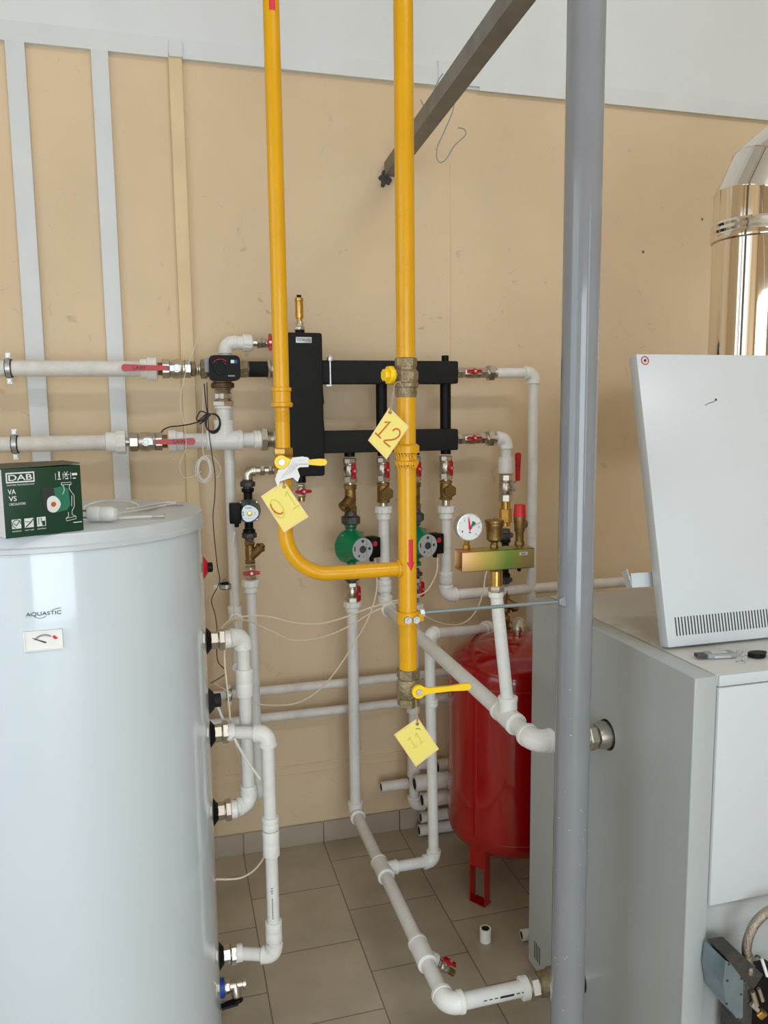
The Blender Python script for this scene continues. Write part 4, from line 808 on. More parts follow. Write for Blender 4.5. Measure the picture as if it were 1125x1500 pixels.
# loose pipe offcuts behind the red tank
def hollow(label, p, q, R, m='oldppr', group='loose pipes behind the red tank', bore=.72, name='loose_pipe'):
    p = V(p); q = V(q); L = (q-p).length; root = thing(name, label, 'pipe', p, group); g = G()
    g.lathe(p, q-p, [(0, R*bore), (0, R), (L, R), (L, R*bore)], 28, cap=False); g.build('pipe_wall', m, root)
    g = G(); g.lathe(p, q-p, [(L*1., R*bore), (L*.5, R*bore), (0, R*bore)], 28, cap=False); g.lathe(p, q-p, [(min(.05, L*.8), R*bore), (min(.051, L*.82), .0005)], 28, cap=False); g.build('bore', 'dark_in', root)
    return root
xe_ = 1.75; zp2 = P(607, 1148, 2.495).z; zp3 = min(P(618, 1172, 2.505).z, zp2-.0545)
hollow('thick loose pipe with a collar, topmost of the stack behind the red tank', (P(641, 1127, 2.6).x, 2.60, .258), (xe_, 2.60, .258), .0255)
hollow('thick loose pipe second from top of the stack, its bore showing', (P(607, 1148, 2.495).x, 2.495, zp2), (xe_, 2.495, zp2), .0275)
hollow('pinkish loose pipe in the middle of the stack behind the red tank', (P(618, 1172, 2.505).x, 2.505, zp3), (xe_, 2.505, zp3), .0262)
hollow('thin loose pipe, upper of the lowest two behind the red tank', (P(616, 1197, 2.6).x, 2.60, .071), (xe_, 2.60, .071), .0205)
hollow('thin loose pipe lying on the floor behind the red tank', (P(616, 1213, 2.58).x, 2.60, .0215), (xe_, 2.60, .0215), .0205)
hollow('short white pipe stub pointing left above the baseboard', (P(558, 1153, 2.6).x, 2.60, P(558, 1153, 2.6).z), (x3-.012, 2.60, P(558, 1153, 2.6).z), .0185, group=None, name='pipe_stub')
g = G()      # wall rack carrying the loose pipes, hidden by the vessel
rk = thing('pipe_rack', 'steel wall bracket carrying the loose pipes behind the red tank', 'bracket', (1.2, 2.6, 0)); g.box((1.2, YB-.02, .0), (1.23, YB-.001, .31), .001)
for z, y in ((.232, 2.56), (zp2-.0278, 2.47), (zp3-.0265, 2.48), (.0495, 2.56)): g.box((1.2, y, z-.0010), (1.23, YB-.002, z), .0004)
g.build('bracket', 'steel', rk)
# offcuts on the floor
q = U(711, 1378, Z=0); o = hollow('white plastic coupling standing upright on the floor tiles', (q.x, q.y, .040), (q.x, q.y, 0), .0165, 'fit', None, bore=.72, name='loose_coupling')
q = U(764, 1370, Z=.0165); hollow('white pipe offcut lying on the floor by the boiler corner', (q.x, q.y, .0165), (q.x+.12, q.y-.01, .0165), .0160, 'ppr', None, name='pipe_offcut')
# ================================================================== GREY POST AND BOILER
PX, GY = .754, 1.35
pt = thing('steel_post', 'glossy blue-grey round steel post from floor to ceiling in front of the boiler', 'post', (PX, GY, 0))
g = G(); g.cyl((PX, GY, 0), (PX, GY, ZC), .0345, seg=56); g.build('tube', 'post', pt)
g = G()
for i in range(30):
    a = random.uniform(PI*1.05, PI*1.95); z = random.choice((random.uniform(.3, .9), random.uniform(.3, 1.1))); c = V((PX+math.cos(a)*.0345, GY+math.sin(a)*.0345, z)); s_ = random.uniform(.0005, .0014)
    n = V((math.cos(a), math.sin(a), 0)); g.lathe(c - n*.0002, n, [(0, s_), (.0005, s_*.7)], 7)
g.build('paint_speck', 'print_w', pt)['kind'] = 'stuff'
BX, BY0, BY1, BT = .916, 1.195, 1.862, 1.06; BW = 1.66
bo = thing('gas_boiler', 'large floor-standing boiler, grey side and white front, at the right', 'boiler', (BX+.37, 1.53, 0))
def panel_holes(g, x, y0, y1, z0, z1, holes, th):      # sheet at x spanning y,z with round holes
    ys = sorted({y0, y1, *[h[0]-h[2]*1.2 for h in holes], *[h[0]+h[2]*1.2 for h in holes]}); zs = sorted({z0, z1, *[h[1]-h[2]*1.2 for h in holes], *[h[1]+h[2]*1.2 for h in holes]})
    for i in range(len(ys)-1):
        for j in range(len(zs)-1):
            cy, cz = (ys[i]+ys[i+1])/2, (zs[j]+zs[j+1])/2
            h = [h for h in holes if abs(cy-h[0]) < h[2]*1.2 and abs(cz-h[1]) < h[2]*1.2]
            if not h: g.add([(x, ys[i], zs[j]), (x, ys[i+1], zs[j]), (x, ys[i+1], zs[j+1]), (x, ys[i], zs[j+1])], [(0, 1, 2, 3)]); continue
            y, z, r = h[0]; N = 32; vs = []
            for k in range(N):
                t = 2*PI*k/N + PI/4; c, s_ = math.cos(t), math.sin(t); q = 1/max(abs(c), abs(s_)); vs.append((x, y+c*q*r*1.2, z+s_*q*r*1.2)); vs.append((x, y+c*r, z+s_*r)); vs.append((x+th, y+c*r, z+s_*r))
            g.add(vs, [f for k in range(N) for f in ((k*3, ((k+1) % N)*3, ((k+1) % N)*3+1, k*3+1), (k*3+1, ((k+1) % N)*3+1, ((k+1) % N)*3+2, k*3+2))])
HU, HL = (1.488, .832, .035), (1.588, .171, .040)
g = G(); panel_holes(g, BX, BY0+.004, BY1, .02, BT-.004, [HU, HL], .012)
g.box((BX+.0008, BY1-.012, .02), (BX+.03, BY1, BT-.004)); g.build('side_panel', 'boiler', bo)
g = G(); g.box((BX+.012, BY0+.02, .02), (BW-.012, BY1-.012, BT-.012)); g.build('inner_casing', 'dark_in', bo)
g = G(); g.box((BX+.0005, BY0, .02), (.9645, BY0+.05, BT-.001), .003); g.build('corner_post', 'boiler', bo)
g = G(); g.box((BX+.0005, BY0+.004, BT-.012), (.962, BY1, BT), .0035); g.build('edge_strip', 'boiler', bo)
g = G(); g.box((.964, BY0+.001, BT-.022), (BW, BY1, BT+.001), .0015); g.build('top_cover', 'btop', bo)
g = G(); g.box((.966, BY0-.005, .602), (BW, BY0+.02, BT-.0235), .002); g.build('front_door', 'enamel', bo)
g = G(); g.box((.966, BY0-.004, BT-.021), (BW, BY0+.0005, BT), .001); g.build('front_rail', 'enamel', bo)
g = G(); g.box((.965, BY0+.012, .02), (BW, BY0+.019, .601)); g.build('lower_panel', 'boiler', bo)
g = G(); g.box((BW-.010, BY0+.004, .02), (BW, BY1, BT-.02)); g.build('side_panel', 'boiler', bo)
g = G(); g.box((BX+.02, BY0+.03, 0), (BW-.02, BY1-.02, .021)); g.build('plinth', 'black', bo)
g = G()
for k in range(4): c = U(783+k*2.5, 1402, X=BX); g.box((BX-.0008, c.y-.0016, .050), (BX+.001, c.y+.0016, .100))
g.build('vent_slots', 'dark_in', bo)
# boiler connections
rt = nipple('nickel and brass union entering the boiler side through the upper hole', (P(858, 1082, HU[0]).x, HU[0], HU[1]), (BX+.035, HU[0], HU[1]), .021, 'nickel', [(.002, .020, .030)], 'nickel', threads=False)
g = G(); x_ = BX-.030; g.lathe((x_, HU[0], HU[1]), SX, [(0, .022), (.003, .028), (.020, .031), (.032, .029), (.048, .028)], 32); g.build('collar', 'nickel', rt)
x_ = P(775, 1450, yE).x
rt = nipple('nickel union entering the boiler side near the floor', (x_-.003, yE, zf), (BX+.03, yE, zf), .023, 'nickel', [(.002, .022, .032)], 'nickel', threads=False)
g = G(); g.lathe((x_+.022, yE, zf), SX, [(0, .024), (.004, .029), (.03, .030), (.034, .034), (.06, .034)], 32); g.build('collar', 'oldbrass', rt)
# gas valve and hose at the lower front
gv = thing('gas_control_valve', 'blue-grey gas control valve at the lower front of the boiler', 'gas valve', U(1090, 1480, Y=1.13)); gy = 1.13
def gp(px, py, y=gy): return U(px, py, Y=y)
g = G(); g.poly([gp(*q) for q in ((1063, 1407), (1059, 1440), (1064, 1472), (1082, 1495), (1088, 1490), (1089, 1436), (1071, 1412))], (0, 1, 0), .06); g.build('side_plate', 'lacq', gv)
g = G()
for q in ((1068, 1413), (1066, 1437), (1086, 1434), (1086, 1457), (1065, 1471), (1082, 1493)): c = gp(*q, gy-.001); g.cyl(c, c+V((0, .003, 0)), .0022, seg=10)
g.build('plate_screws', 'ink', gv)['kind'] = 'stuff'
g = G(); g.poly([gp(*q) for q in ((1063, 1400), (1085, 1397), (1118, 1428), (1104, 1449), (1090, 1436), (1064, 1404))], (0, 1, 0), .05); g.build('casting', 'castnut', gv)
g = G(); a = gp(1090, 1439); b = gp(1103, 1500); g.box((a.x, gy+.002, b.z-.06), (b.x, gy+.06, a.z), .003); g.build('coil_body', 'castnut', gv)
g = G(); a = gp(1104, 1445); b = gp(1150, 1500); g.box((a.x, gy+.01, b.z-.06), (b.x, gy+.06, a.z), .004); g.build('regulator_block', 'black', gv)
for k, (a, b, m, r) in enumerate((((1102, 1452), (1108, 1473), 'nickel', .005), ((1111, 1448), (1117, 1466), 'nickel', .004), ((1112, 1488), (1119, 1482), 'brass', .008), ((1100, 1470), (1110, 1480), 'steel', .0045), ((1116, 1405), (1124, 1430), 'print_w', .003))):
    g = G(); g.cyl(gp(*a, gy-.004), gp(*b, gy-.008), r, seg=14); g.build(('adjusting_screw', 'adjusting_screw', 'test_nipple', 'adjusting_screw', 'wire_sleeve')[k], m, gv)
g = G(); pts = spline([gp(1095, 1408, 1.14), gp(1094, 1385, 1.14), gp(1101, 1362, 1.14), gp(1113, 1345, 1.14), gp(1130, 1333, 1.14), gp(1165, 1326, 1.15), gp(1195, 1335, 1.165), gp(1205, 1338, 1.185), gp(1210, 1340, 1.212)], 10); g.sweep(pts, .0088, 18)
hs = tag(g.build('gas_hose', 'hose'), 'braided metal gas hose curving up from the gas control valve', 'hose')
g = G(); g.hexa(gp(1095, 1424, 1.14), SZ, 0, .016, .013); g.cyl(gp(1095, 1424, 1.14), gp(1095, 1398, 1.14), .0098); o = g.build('hose_nut', 'hose', gv)
g = G(); g.sweep(spline([gp(1106, 1402), gp(1110, 1400), gp(1118, 1408), gp(1128, 1415)], 8), .0015, 6); tag(g.build('wire', 'blackc'), 'short black wire behind the gas valve at the frame edge', 'cable')
# flue
FXc, FYc, FR = 1.395, 1.66, .098
def zf_(py, px=1042): return U(px, py, Y=FYc).z
fl = thing('flue_pipe', 'shiny stainless flue pipe rising from the boiler and bending right', 'flue', (FXc, FYc, BT))
def seg_tube(g, pts, radii, seg=64):
    n = len(pts); dirs = [(pts[i+1]-pts[i]).normalized() for i in range(n-1)]; rings = []
    for i in range(n):
        nn = dirs[0] if i == 0 else dirs[-1] if i == n-1 else (dirs[i-1]+dirs[i]).normalized(); rings.append((pts[i], nn))
    for i in range(n-1):
        d = dirs[i]; y = V((0, 1, 0)); x = y.cross(d); vs = []
        for (p_, nn) in (rings[i], rings[i+1]):
            for k in range(seg):
                t = 2*PI*k/seg; o = p_ + (x*math.cos(t) + y*math.sin(t))*radii[i]; o = o - d*((o-p_).dot(nn)/d.dot(nn)); vs.append(o)
        g.add(vs, [(k, (k+1) % seg, (k+1) % seg + seg, k+seg) for k in range(seg)])
zr1 = zf_(352); zr2 = zf_(291)
g = G(); seg_tube(g, [V((FXc, FYc, BT)), V((FXc, FYc, zr1+.004))], [FR]); g.build('straight_length', 'chrome', fl)
g = G(); zb0 = zr1; g.lathe((FXc, FYc, zb0), SZ, [(0, FR+.0005), (.003, FR+.005), (.014, FR+.006), (.020, FR+.003), (.026, FR+.006), (.034, FR+.003), (.040, FR+.0055), (.046, FR+.002)], 64, cap=False); g.build('joint_band', 'chrome', fl)
a1, a2, a3 = [math.radians(q) for q in (28, 52, 78)]; p0 = V((FXc, FYc, zb0+.04)); p1 = V((FXc, FYc, zr2)); p2 = p1 + V((math.sin(a1), 0, math.cos(a1)))*.062; p3 = p2 + V((math.sin(a2), 0, math.cos(a2)))*.066; p4 = p3 + V((math.sin(a3), 0, math.cos(a3)))*.08; p5 = V((X1-.005, FYc, p4.z + .05))
g = G(); seg_tube(g, [p0, p1, p2, p3, p4, p5], [FR+.001]*5); g.build('segmented_elbow', 'chrome', fl)
g = G()
for (q, d0, d1) in ((p1, p1-p0, p2-p1), (p2, p2-p1, p3-p2), (p3, p3-p2, p4-p3), (p4, p4-p3, p5-p4)):
    nn = (d0.normalized()+d1.normalized()).normalized(); g.ring(q, nn, (FR+.001)*1.012, .0018, 64, 8)
g.build('elbow_seam', 'chrome', fl)['kind'] = 'stuff'
g = G(); g.lathe((FXc, FYc, BT+.001), SZ, [(0, FR+.03), (.004, FR+.03), (.005, FR+.004), (.02, FR+.003)], 64, cap=False); g.build('base_collar', 'chrome', fl)
# leaning cover
cb = U(979, 949, Z=BT+.0088); _tp = U(932, 518, X=cb.x); ang = math.atan2(_tp.y-cb.y, _tp.z-cb.z)
vv = V((0, math.sin(ang), math.cos(ang))); nb_ = V((0, math.cos(ang), -math.sin(ang))); CW, CH, CT = .61, (_tp-cb).length, .030
cm = Matrix((SX, nb_, vv)).transposed().to_4x4(); cm.translation = V((cb.x, cb.y, cb.z))
cv = thing('boiler_cover', 'white slotted sheet cover leaning back on top of the boiler', 'cover panel', cm)
g = G(); g.box((0, 0, 0), (CW, CT, CH), .003, seg=2); g.build('sheet', 'enamel', cv, False)
g = G(); k = 0
while .022 + k*.00745 < CW-.03 and k < 78:
    x_ = .022 + k*.00745; g.box((x_, -.0004, .022), (x_+.0028, .001, .060)); k += 1
g.build('vent_slots', 'dark_in', cv, False)['kind'] = 'stuff'
g = G(); g.ring((.019, -.0006, CH-.015), (0, 1, 0), .0085, .0011, 32, 6); g.build('red_ring_mark', 'red_ink', cv, False)
g = G(); g.cyl((.019, .001, CH-.015), (.019, -.002, CH-.015), .003, seg=6); g.build('screw', 'castnut', cv, False)
g = G(); g.sweep([V((.155, -.0006, CH-.113)), V((.167, -.0006, CH-.108)), V((.176, -.0006, CH-.106)), V((.184, -.0006, CH-.101))], .0007, 5); g.lathe((.184, 0, CH-.101), (0, -1, 0), [(0, .003), (.0008, .002)], 8); g.build('scratch', 'castnut', cv, False)
g = G(); g.box((-.040, CT+.014, .128), (.2, CT+.016, .156)); g.box((-.040, CT+.014, .126), (.2, CT+.040, .128)); g.poly([V((-.040, CT+.014, .128)), V((-.052, CT+.012, .165)), V((-.052, CT+.014, .165)), V((-.040, CT+.016, .128))], (0, 0, 1), .001)
g.poly([V((-.052, CT+.010, .166)), V((-.040, CT+.014, .127)), V((-.038, CT+.040, .127)), V((-.049, CT+.036, .160))], (1, 0, 0), .0015); g.box((.18, CT-.002, .128), (.2, CT+.016, .156)); g.build('mounting_flange', 'enamel', cv, False)
# multitool and keys
Zb = BT+.0012
mt_ = frame(U(1050, 963, Z=Zb), SZ, (-.15, -1, 0)); ml = thing('pocket_tool', 'grey plastic pocket tool lying by the cover on the boiler', 'tool', mt_); g = G()
g.box((-.026, -.014, 0), (.036, .013, .011), .004, seg=3); g.build('body', 'grey_plastic', ml, False); g = G(); g.poly([V((-.026, -.012, .002)), V((-.046, -.010, .004)), V((-.046, .004, .004)), V((-.026, .010, .002))], (0, 0, 1), .007); g.build('nose', 'castnut', ml, False)
g = G(); g.box((-.012, -.0146, .003), (.022, -.0138, .007), .0003); g.box((-.014, -.008, .0108), (.018, .006, .0125), .001); g.build('window', 'face', ml, False)
kc = U(1112, 963, Z=Zb); ky = thing('key_bunch', 'black headed key on a ring at the right edge of the boiler top', 'keys', kc); g = G()
g.prism([(math.cos(i*PI/10)*.0185*(1.15 if i % 20 < 10 else .9), math.sin(i*PI/10)*.0125) for i in range(20)], kc + V((-.004, 0, .002)), SX, SY, .009); g.build('key_head', 'black', ky)
g = G(); g.box(kc + V((.010, -.0035, .004)), kc + V((.05, .0035, .0065)), .0005); g.build('key_blade', 'steel', ky)
g = G()
for i in range(3): q = U(1083+i*4, 955+i*5, Z=Zb+.004); g.ring(q, (.4, .5, .9 if i % 2 else .3), .0055, .0008, 20, 6)
q = U(1085, 969, Z=Zb+.002); g.ring(q, (0, .1, 1), .008, .0009, 24, 6); g.build('split_ring', 'steel', ky)
# ================================================================== YELLOW GAS PIPES (hung in front of the wall work)
def gz(py, px=600): return U(px, py, Y=GY).z
GXl, GXm, rl, rmn = .1905, .412, .0134, .0168
gl = thing('gas_pipe', 'slimmer yellow gas pipe coming down at left to its socket joint', 'gas pipe', (GXl, GY, gz(669, 416))); g = G()
g.cyl((GXl, GY, gz(575, 412)), (GXl, GY, ZC), rl, seg=36); g.cyl((GXl, GY, gz(668, 416)), (GXl, GY, gz(595, 412)), rl*.93, seg=36); g.build('pipe', 'yellow', gl)
g = G(); z0, z1 = gz(597, 412), gz(568, 410); h = z1-z0; g.lathe((GXl, GY, z0), SZ, [(0, rl*1.18), (.002, rl*1.38), (h*.24, rl*1.38), (h*.27, rl*1.13), (h*.8, rl*1.13), (h*.83, rl*1.25), (h, rl*1.25), (h+.001, rl)], 32); g.build('coupling', 'yellow', gl)
g = G()
for k in range(9): z = z0 - .006 - k*.0022; g.ring((GXl, GY, z), SZ, rl*.94, .0006, 32, 6)
g.build('thread', 'yellow', gl)['kind'] = 'stuff'
g = G(); Ra = .0028
for (x_, r_, ztop, zbt, pipe) in ((GXl, rl, gz(20, 395), gz(-14, 395), gl),):
    for i in range(6):
        a0 = -PI/2 + (-.36 + i*.12); a1 = a0 + .12; q = r_+.0006
        g.add([(x_+math.cos(a)*q, GY+math.sin(a)*q, z) for a, z in ((a0, zbt+.03), (a1, zbt+.03), (a1, ztop), (a0, ztop))], [(0, 1, 2, 3)])
g.build('red_marking', 'red_ink', gl)
mg = thing('gas_pipe', 'upper length of the thicker yellow gas pipe, above its weathered valve', 'gas pipe', (GXm, GY, gz(522, 592))); g = G(); g.cyl((GXm, GY, gz(524, 592)), (GXm, GY, ZC), rmn, seg=40); g.build('pipe', 'yellow', mg)
# weathered brass valve with yellow cap and tag 12
zA, zB = gz(582, 594), gz(524, 592)
v2 = thing('gas_valve', 'weathered brass gas valve with a round yellow cap at its left', 'gas valve', frame((GXm, GY, (zA+zB)/2), SZ)); h = zB-zA; g = G(); o = (0, 0, -h/2)
g.hexa(o, (0, 0, 1), h*.76, h, rmn*1.18, 8); g.lathe(o, (0, 0, 1), [(0, rmn*1.06), (h*.1, rmn*1.16), (h*.24, rmn*1.12), (h*.26, rmn*1.3), (h*.36, rmn*1.34), (h*.38, rmn*1.25), (h*.66, rmn*1.22), (h*.7, rmn*1.08), (h*.78, rmn*1.08)], 28); g.hexa(o, (0, 0, 1), h*.42, h*.66, rmn*1.32, 8); g.build('valve_body', 'oldbrass', v2, False)
g = G(); g.cyl((0, 0, .004), (-.030, -.006, .004), .0075); g.build('side_port', 'oldbrass', v2, False)
g = G(); g.hexa((-.026, -.005, .004), (-1, -.2, 0), 0, .010, .0165, 8); g.hexa((-.036, -.007, .004), (-1, -.2, 0), 0, .008, .011, 8); g.build('cap', 'yhandle', v2, False)
# lower main with branch: welded tee
zj = gz(833, 590); lm = thing('gas_pipe', 'lower yellow gas pipe with the branch bending up to the left', 'gas pipe', (GXm, GY, gz(980, 600))); g = G(); g.cyl((GXm, GY, gz(981, 600)), (GXm, GY, zA+.004), rmn, seg=40); g.build('pipe', 'yellow', lm)
g = G(); za_ = gz(699, 418); pts, T = arc(V((GXl, GY, zj)), V((0, 0, -1)), SX, .078, 18); g.sweep([V((GXl, GY, za_))] + pts + [V((GXm-rmn*.5, GY, zj))], rl*.97, 28); g.build('branch_pipe', 'yellow', lm)
g = G(); g.sweep([V((GXm-rmn*.9 - .002, GY+math.cos(t)*rl*1.02, zj+math.sin(t)*rl*1.02)) for t in [i*2*PI/28 for i in range(28)]], .0028, 8, True); g.build('weld_bead', 'yellow', lm)
z0, z1 = gz(682, 597), gz(650, 596); h = z1-z0; g = G(); g.lathe((GXm, GY, z0), SZ, [(0, rmn*1.05), (h*.06, rmn*1.3), (h*.2, rmn*1.32), (h*.26, rmn*1.12), (h*.55, rmn*1.12), (h*.6, rmn*1.38), (h*.9, rmn*1.38), (h, rmn*1.08)], 32); g.build('coupling', 'yellow', lm)
g = G()
for i in range(14):      # lumpy painted sealing twine at the joint
    a = -PI*.95 + i*.14; z = z0 + (random.uniform(.1, .16) if i % 2 else random.uniform(.5, .62))*h; c = V((GXm+math.cos(a)*rmn*1.26, GY+math.sin(a)*rmn*1.26, z)); g.sweep(spline([c, c+V((.002, -.001, -random.uniform(.004, .010))), c+V((.005, 0, -random.uniform(.0, .008)))], 4), .0014, 6)
g.build('sealing_twine', 'yellow', lm)['kind'] = 'stuff'
g = G(); q = rmn+.0007; ac_ = -PI/2 + .10      # arrow sticker wrapped on the pipe
def band(hw, zt, zb, hw2=None):
    n_ = 6; hw2 = hw if hw2 is None else hw2
    for i in range(n_):
        f0, f1 = -1+2*i/n_, -1+2*(i+1)/n_
        g.add([(GXm+math.sin(f*w_/rmn+.10)*q, GY-math.cos(f*w_/rmn+.10)*q, z) for f, w_, z in ((f0, hw, zt), (f1, hw, zt), (f1, hw2, zb), (f0, hw2, zb))], [(0, 1, 2, 3)])
band(.0042, gz(788, 602), gz(822, 603)); band(.0082, gz(821, 603), gz(833, 603), .0006); g.build('red_arrow_sticker', 'red_ink', lm)
for z in (.2, .35, .6, .75):
    pass
# valve under tag 01 and valve at the foot
def gas_valve(label, x, zt, zb, r, hub, hubr, endpx, m):
    root = thing('gas_valve', label, 'gas valve', frame((x, GY, (zt+zb)/2), SZ)); h = zt-zb; g = G(); o = (0, 0, -h/2)
    g.hexa(o, (0, 0, 1), 0, h*.22, r*1.28, 6); g.hexa(o, (0, 0, 1), h*.74, h, r*1.32, 6); g.lathe(o, (0, 0, 1), [(h*.2, r), (h*.26, r*1.22), (h*.5, r*1.36), (h*.7, r*1.22), (h*.76, r)], 28); g.build('valve_body', m, root, False)
    yk = GY - r*1.36 - .012; c = U(*hub, Y=yk); e = U(*endpx, Y=yk); L = (e-c); Lh = L.length; d = L.normalized(); s_ = V((0, -1, 0)).cross(d); g = G()
    w0 = hubr*.5; ol = []
    for i in range(15): t = math.radians(40 + i*20); ol.append((math.cos(t)*hubr, math.sin(t)*hubr))
    tail = [(hubr*1.5, -w0*.85), (Lh*.6, -w0*.75), (Lh-.012, -w0*1.05), (Lh-.003, -w0*.9), (Lh, 0), (Lh-.003, w0*.9), (Lh-.012, w0*1.05), (Lh*.6, w0*.75), (hubr*1.5, w0*.85)]
    vdir = -s_ ; u_ = d
    if u_.cross(vdir).y > 0: vdir = -vdir
    g.prism(ol + tail, c + V((0, .003, 0)), u_, vdir, .006); hd_ = g.build('lever_handle', 'yhandle', root)
    g = G(); g.cyl(c + V((0, .002, 0)), (x, GY-r*.9, c.z), .006, seg=16); g.build('stem', m, root)
    g = G(); g.hexa(c + V((0, -.002, 0)), (0, -1, 0), 0, .004, .0062); g.cyl(c, c + V((0, -.009, 0)), .0028, seg=12); g.build('nut', 'steel', root); return root, c, e
v1, c1, e1 = gas_valve('brass gas valve with a yellow lever wrapped in white tape', GXl, gz(656, 416), gz(702, 418), rl, (412, 677), .0115, (479, 677), 'brass')
v3, c3, e3 = gas_valve('weathered gas valve with a bare yellow lever at the foot of the pipe', GXm, gz(979, 600), gz(1033, 601), rmn, (613, 1013), .0125, (690, 1005), 'oldbrass')
g = G(); d = (e1-c1).normalized(); y_ = c1.y
pts = [(-.008, -.004), (.014, .007), (.026, .008), (.030, .005), (.028, -.010), (.016, -.010), (.016, -.030), (.008, -.036), (.004, -.020), (-.006, -.040), (-.013, -.042), (-.018, -.020), (-.014, -.012)]
pts = [(.018, .0075), (.036, .009), (.046, .006), (.045, -.009), (.030, -.009), (.026, -.012), (.030, -.024), (.026, -.034), (.018, -.026), (.006, -.029), (-.004, -.032), (-.008, -.042), (-.012, -.028), (-.006, -.012), (.004, -.011), (.011, -.006)]
g.prism(pts, c1 + V((0, -.0045, 0)), SX, SZ, .0022)
for k in range(4): g.sweep([c1 + V((-.002+k*.006, -.0072, -.026+k*.003)), c1 + V((.012+k*.006, -.0076, -.008+k*.002)), c1 + V((.022+k*.005, -.0072, .004))], .0011, 6)
g.lathe(c1 + d*.020, d, [(0, .0085), (.024, .0092)], 14, rf=lambda k: .85+.2*((k*7) % 3)/2)
tag(g.build('tape_wrap', 'tape'), 'crumpled white plastic tape around the upper yellow lever', 'tape')
# clamp and rod to the post
zc1 = gz(903, 601); ck = thing('pipe_clamp', 'yellow-painted clamp with zinc bolts holding the gas pipe to the rod', 'clamp', (GXm, GY, zc1)); g = G()
g.lathe((GXm, GY, zc1-.011), SZ, [(0, rmn+.0005), (0, rmn+.004), (.022, rmn+.004), (.022, rmn+.0005)], 32, cap=False); g.box((GXm+rmn, GY-.013, zc1-.007), (GXm+rmn+.010, GY-.011, zc1+.007)); g.box((GXm+rmn, GY-.004, zc1-.007), (GXm+rmn+.010, GY-.002, zc1+.007)); g.build('band', 'yellow', ck)
for (x_, y_) in ((GXm-.006, GY-rmn-.002), (GXm+.009, GY-rmn-.004)): g = G(); g.hexa((x_, y_+.004, zc1-.001), (0, -1, 0), 0, .009, .0075); g.cyl((x_, y_, zc1), (x_, y_-.010, zc1), .0035, seg=12); g.build('bolt', 'steel', ck)
ra = U(618, 898, Y=GY-.006); rb_ = U(819, 881, Y=GY-.006); rb_.z = ra.z = (ra.z+rb_.z)/2; rd = thing('tie_rod', 'thin grey horizontal rod from the yellow pipe clamp to the grey post', 'rod', ra); g = G(); g.cyl(ra - SX*.008, (PX-.030, GY-.006, ra.z), .0035, seg=14); g.build('rod', 'rod', rd)
g = G(); g.hexa(ra - SX*.004, SX, 0, .008, .0075); g.build('nut', 'print_w', rd); g = G(); c = V((PX-.034, GY-.008, ra.z)); g.lathe(c - SX*.006, SX, [(0, .0045), (.004, .008), (.010, .011)], 12, rf=lambda k: 1+.15*((k*5) % 3)); g.build('weld_blob', 'post', rd)
# ------------------------------------------------------------------ hanging number tags
def ntag(label, corners, hole, Y, knot, digits, edge=True):
    cs = [U(px, py, Y=Y) for px, py in corners]; hp = U(*hole, Y=Y); root = thing('number_tag', label, 'tag', min(cs, key=lambda p: p.z), 'yellow tags on the gas valves')
    c = sum(cs, V())/4; g = G(); g.poly([c+(p-c)*1.0 for p in cs], (0, -1, 0), .0008); g.build('film', 'tagedge', root)
    g = G(); g.poly([c+(p-c)*.93 + V((0, -.0002, 0)) for p in cs], (0, -1, 0), .0011); pl = g.build('card', 'tag', root)
    g = G(); g.lathe(hp, (0, -1, 0), [(0, .0032), (.0020, .0032), (.0020, .0019), (.0021, .0002)], 16); g.build('eyelet', 'bronze', root)
    g = G()
    for off in (-.0012, .0012): g.sweep(spline([hp + V((0, -.0022, 0)), hp*.5+U(*knot[0], Y=Y)*.5 + V((off, -.002, 0)), U(*knot[0], Y=Y) + V((off*.5, 0, 0))] + [U(*k, Y=Y-.001) + V((0, off, 0)) for k in knot[1:]], 6), .0009, 6)
    g.build('twine', 'string', root)
    return root
Yt = GY-.030
t12 = ntag('yellow tag with red number 12 hanging from the twine', [(570, 597), (599, 625), (566, 673), (539, 645)][::-1], (571, 604), Yt, [(576, 578), (578, 563), (586, 560), (592, 574)], '')
PEN = {'1': [[(-.34, .78), (0, 1), (0, 0)], [(-.36, 0), (.36, 0)]], '0': [[(math.cos(t*PI/8)*.42, .5+math.sin(t*PI/8)*.5) for t in range(17)]],
 '2': [[(-.38, .74), (-.3, .93), (0, 1.02), (.3, .9), (.36, .68), (.2, .42), (-.38, 0), (.42, 0)]]}
def digits(root, s, px, py, deg, wpx, hpx, m, Y, pen=.0011):
    k = 1.16*Y/FPX; o = U(px, py, Y=Y-.0016); a = math.radians(deg); u = V((math.cos(a), 0, math.sin(a))); v = V((-math.sin(a), 0, math.cos(a))); n = len(s)
    for i, ch in enumerate(s):
        g = G(); c = o + u*((i-(n-1)/2)*wpx/n*k) - v*hpx*k/2
        for st in PEN[ch]:
            pts = [c + u*x*wpx/n*k*.9 + v*y*hpx*k for x, y in st]
            g.sweep(spline(pts, 6) if ch != '1' else pts, pen, 6)
        g.build('numeral', m, root)
digits(t12, '12', 569, 634, -43, 32, 24, 'orange_ink', Yt, .0013)
t01 = ntag('yellow tag with faded number 01 below the taped lever', [(416, 704), (452, 757), (416, 780), (382, 727)][::-1], (416, 713), GY-.026, [(415, 697), (418, 690)], '')
digits(t01, '1', 427, 731, 30, 15, 24, 'faded', GY-.026); digits(t01, '0', 406, 745, 30, 17, 26, 'faded', GY-.026)
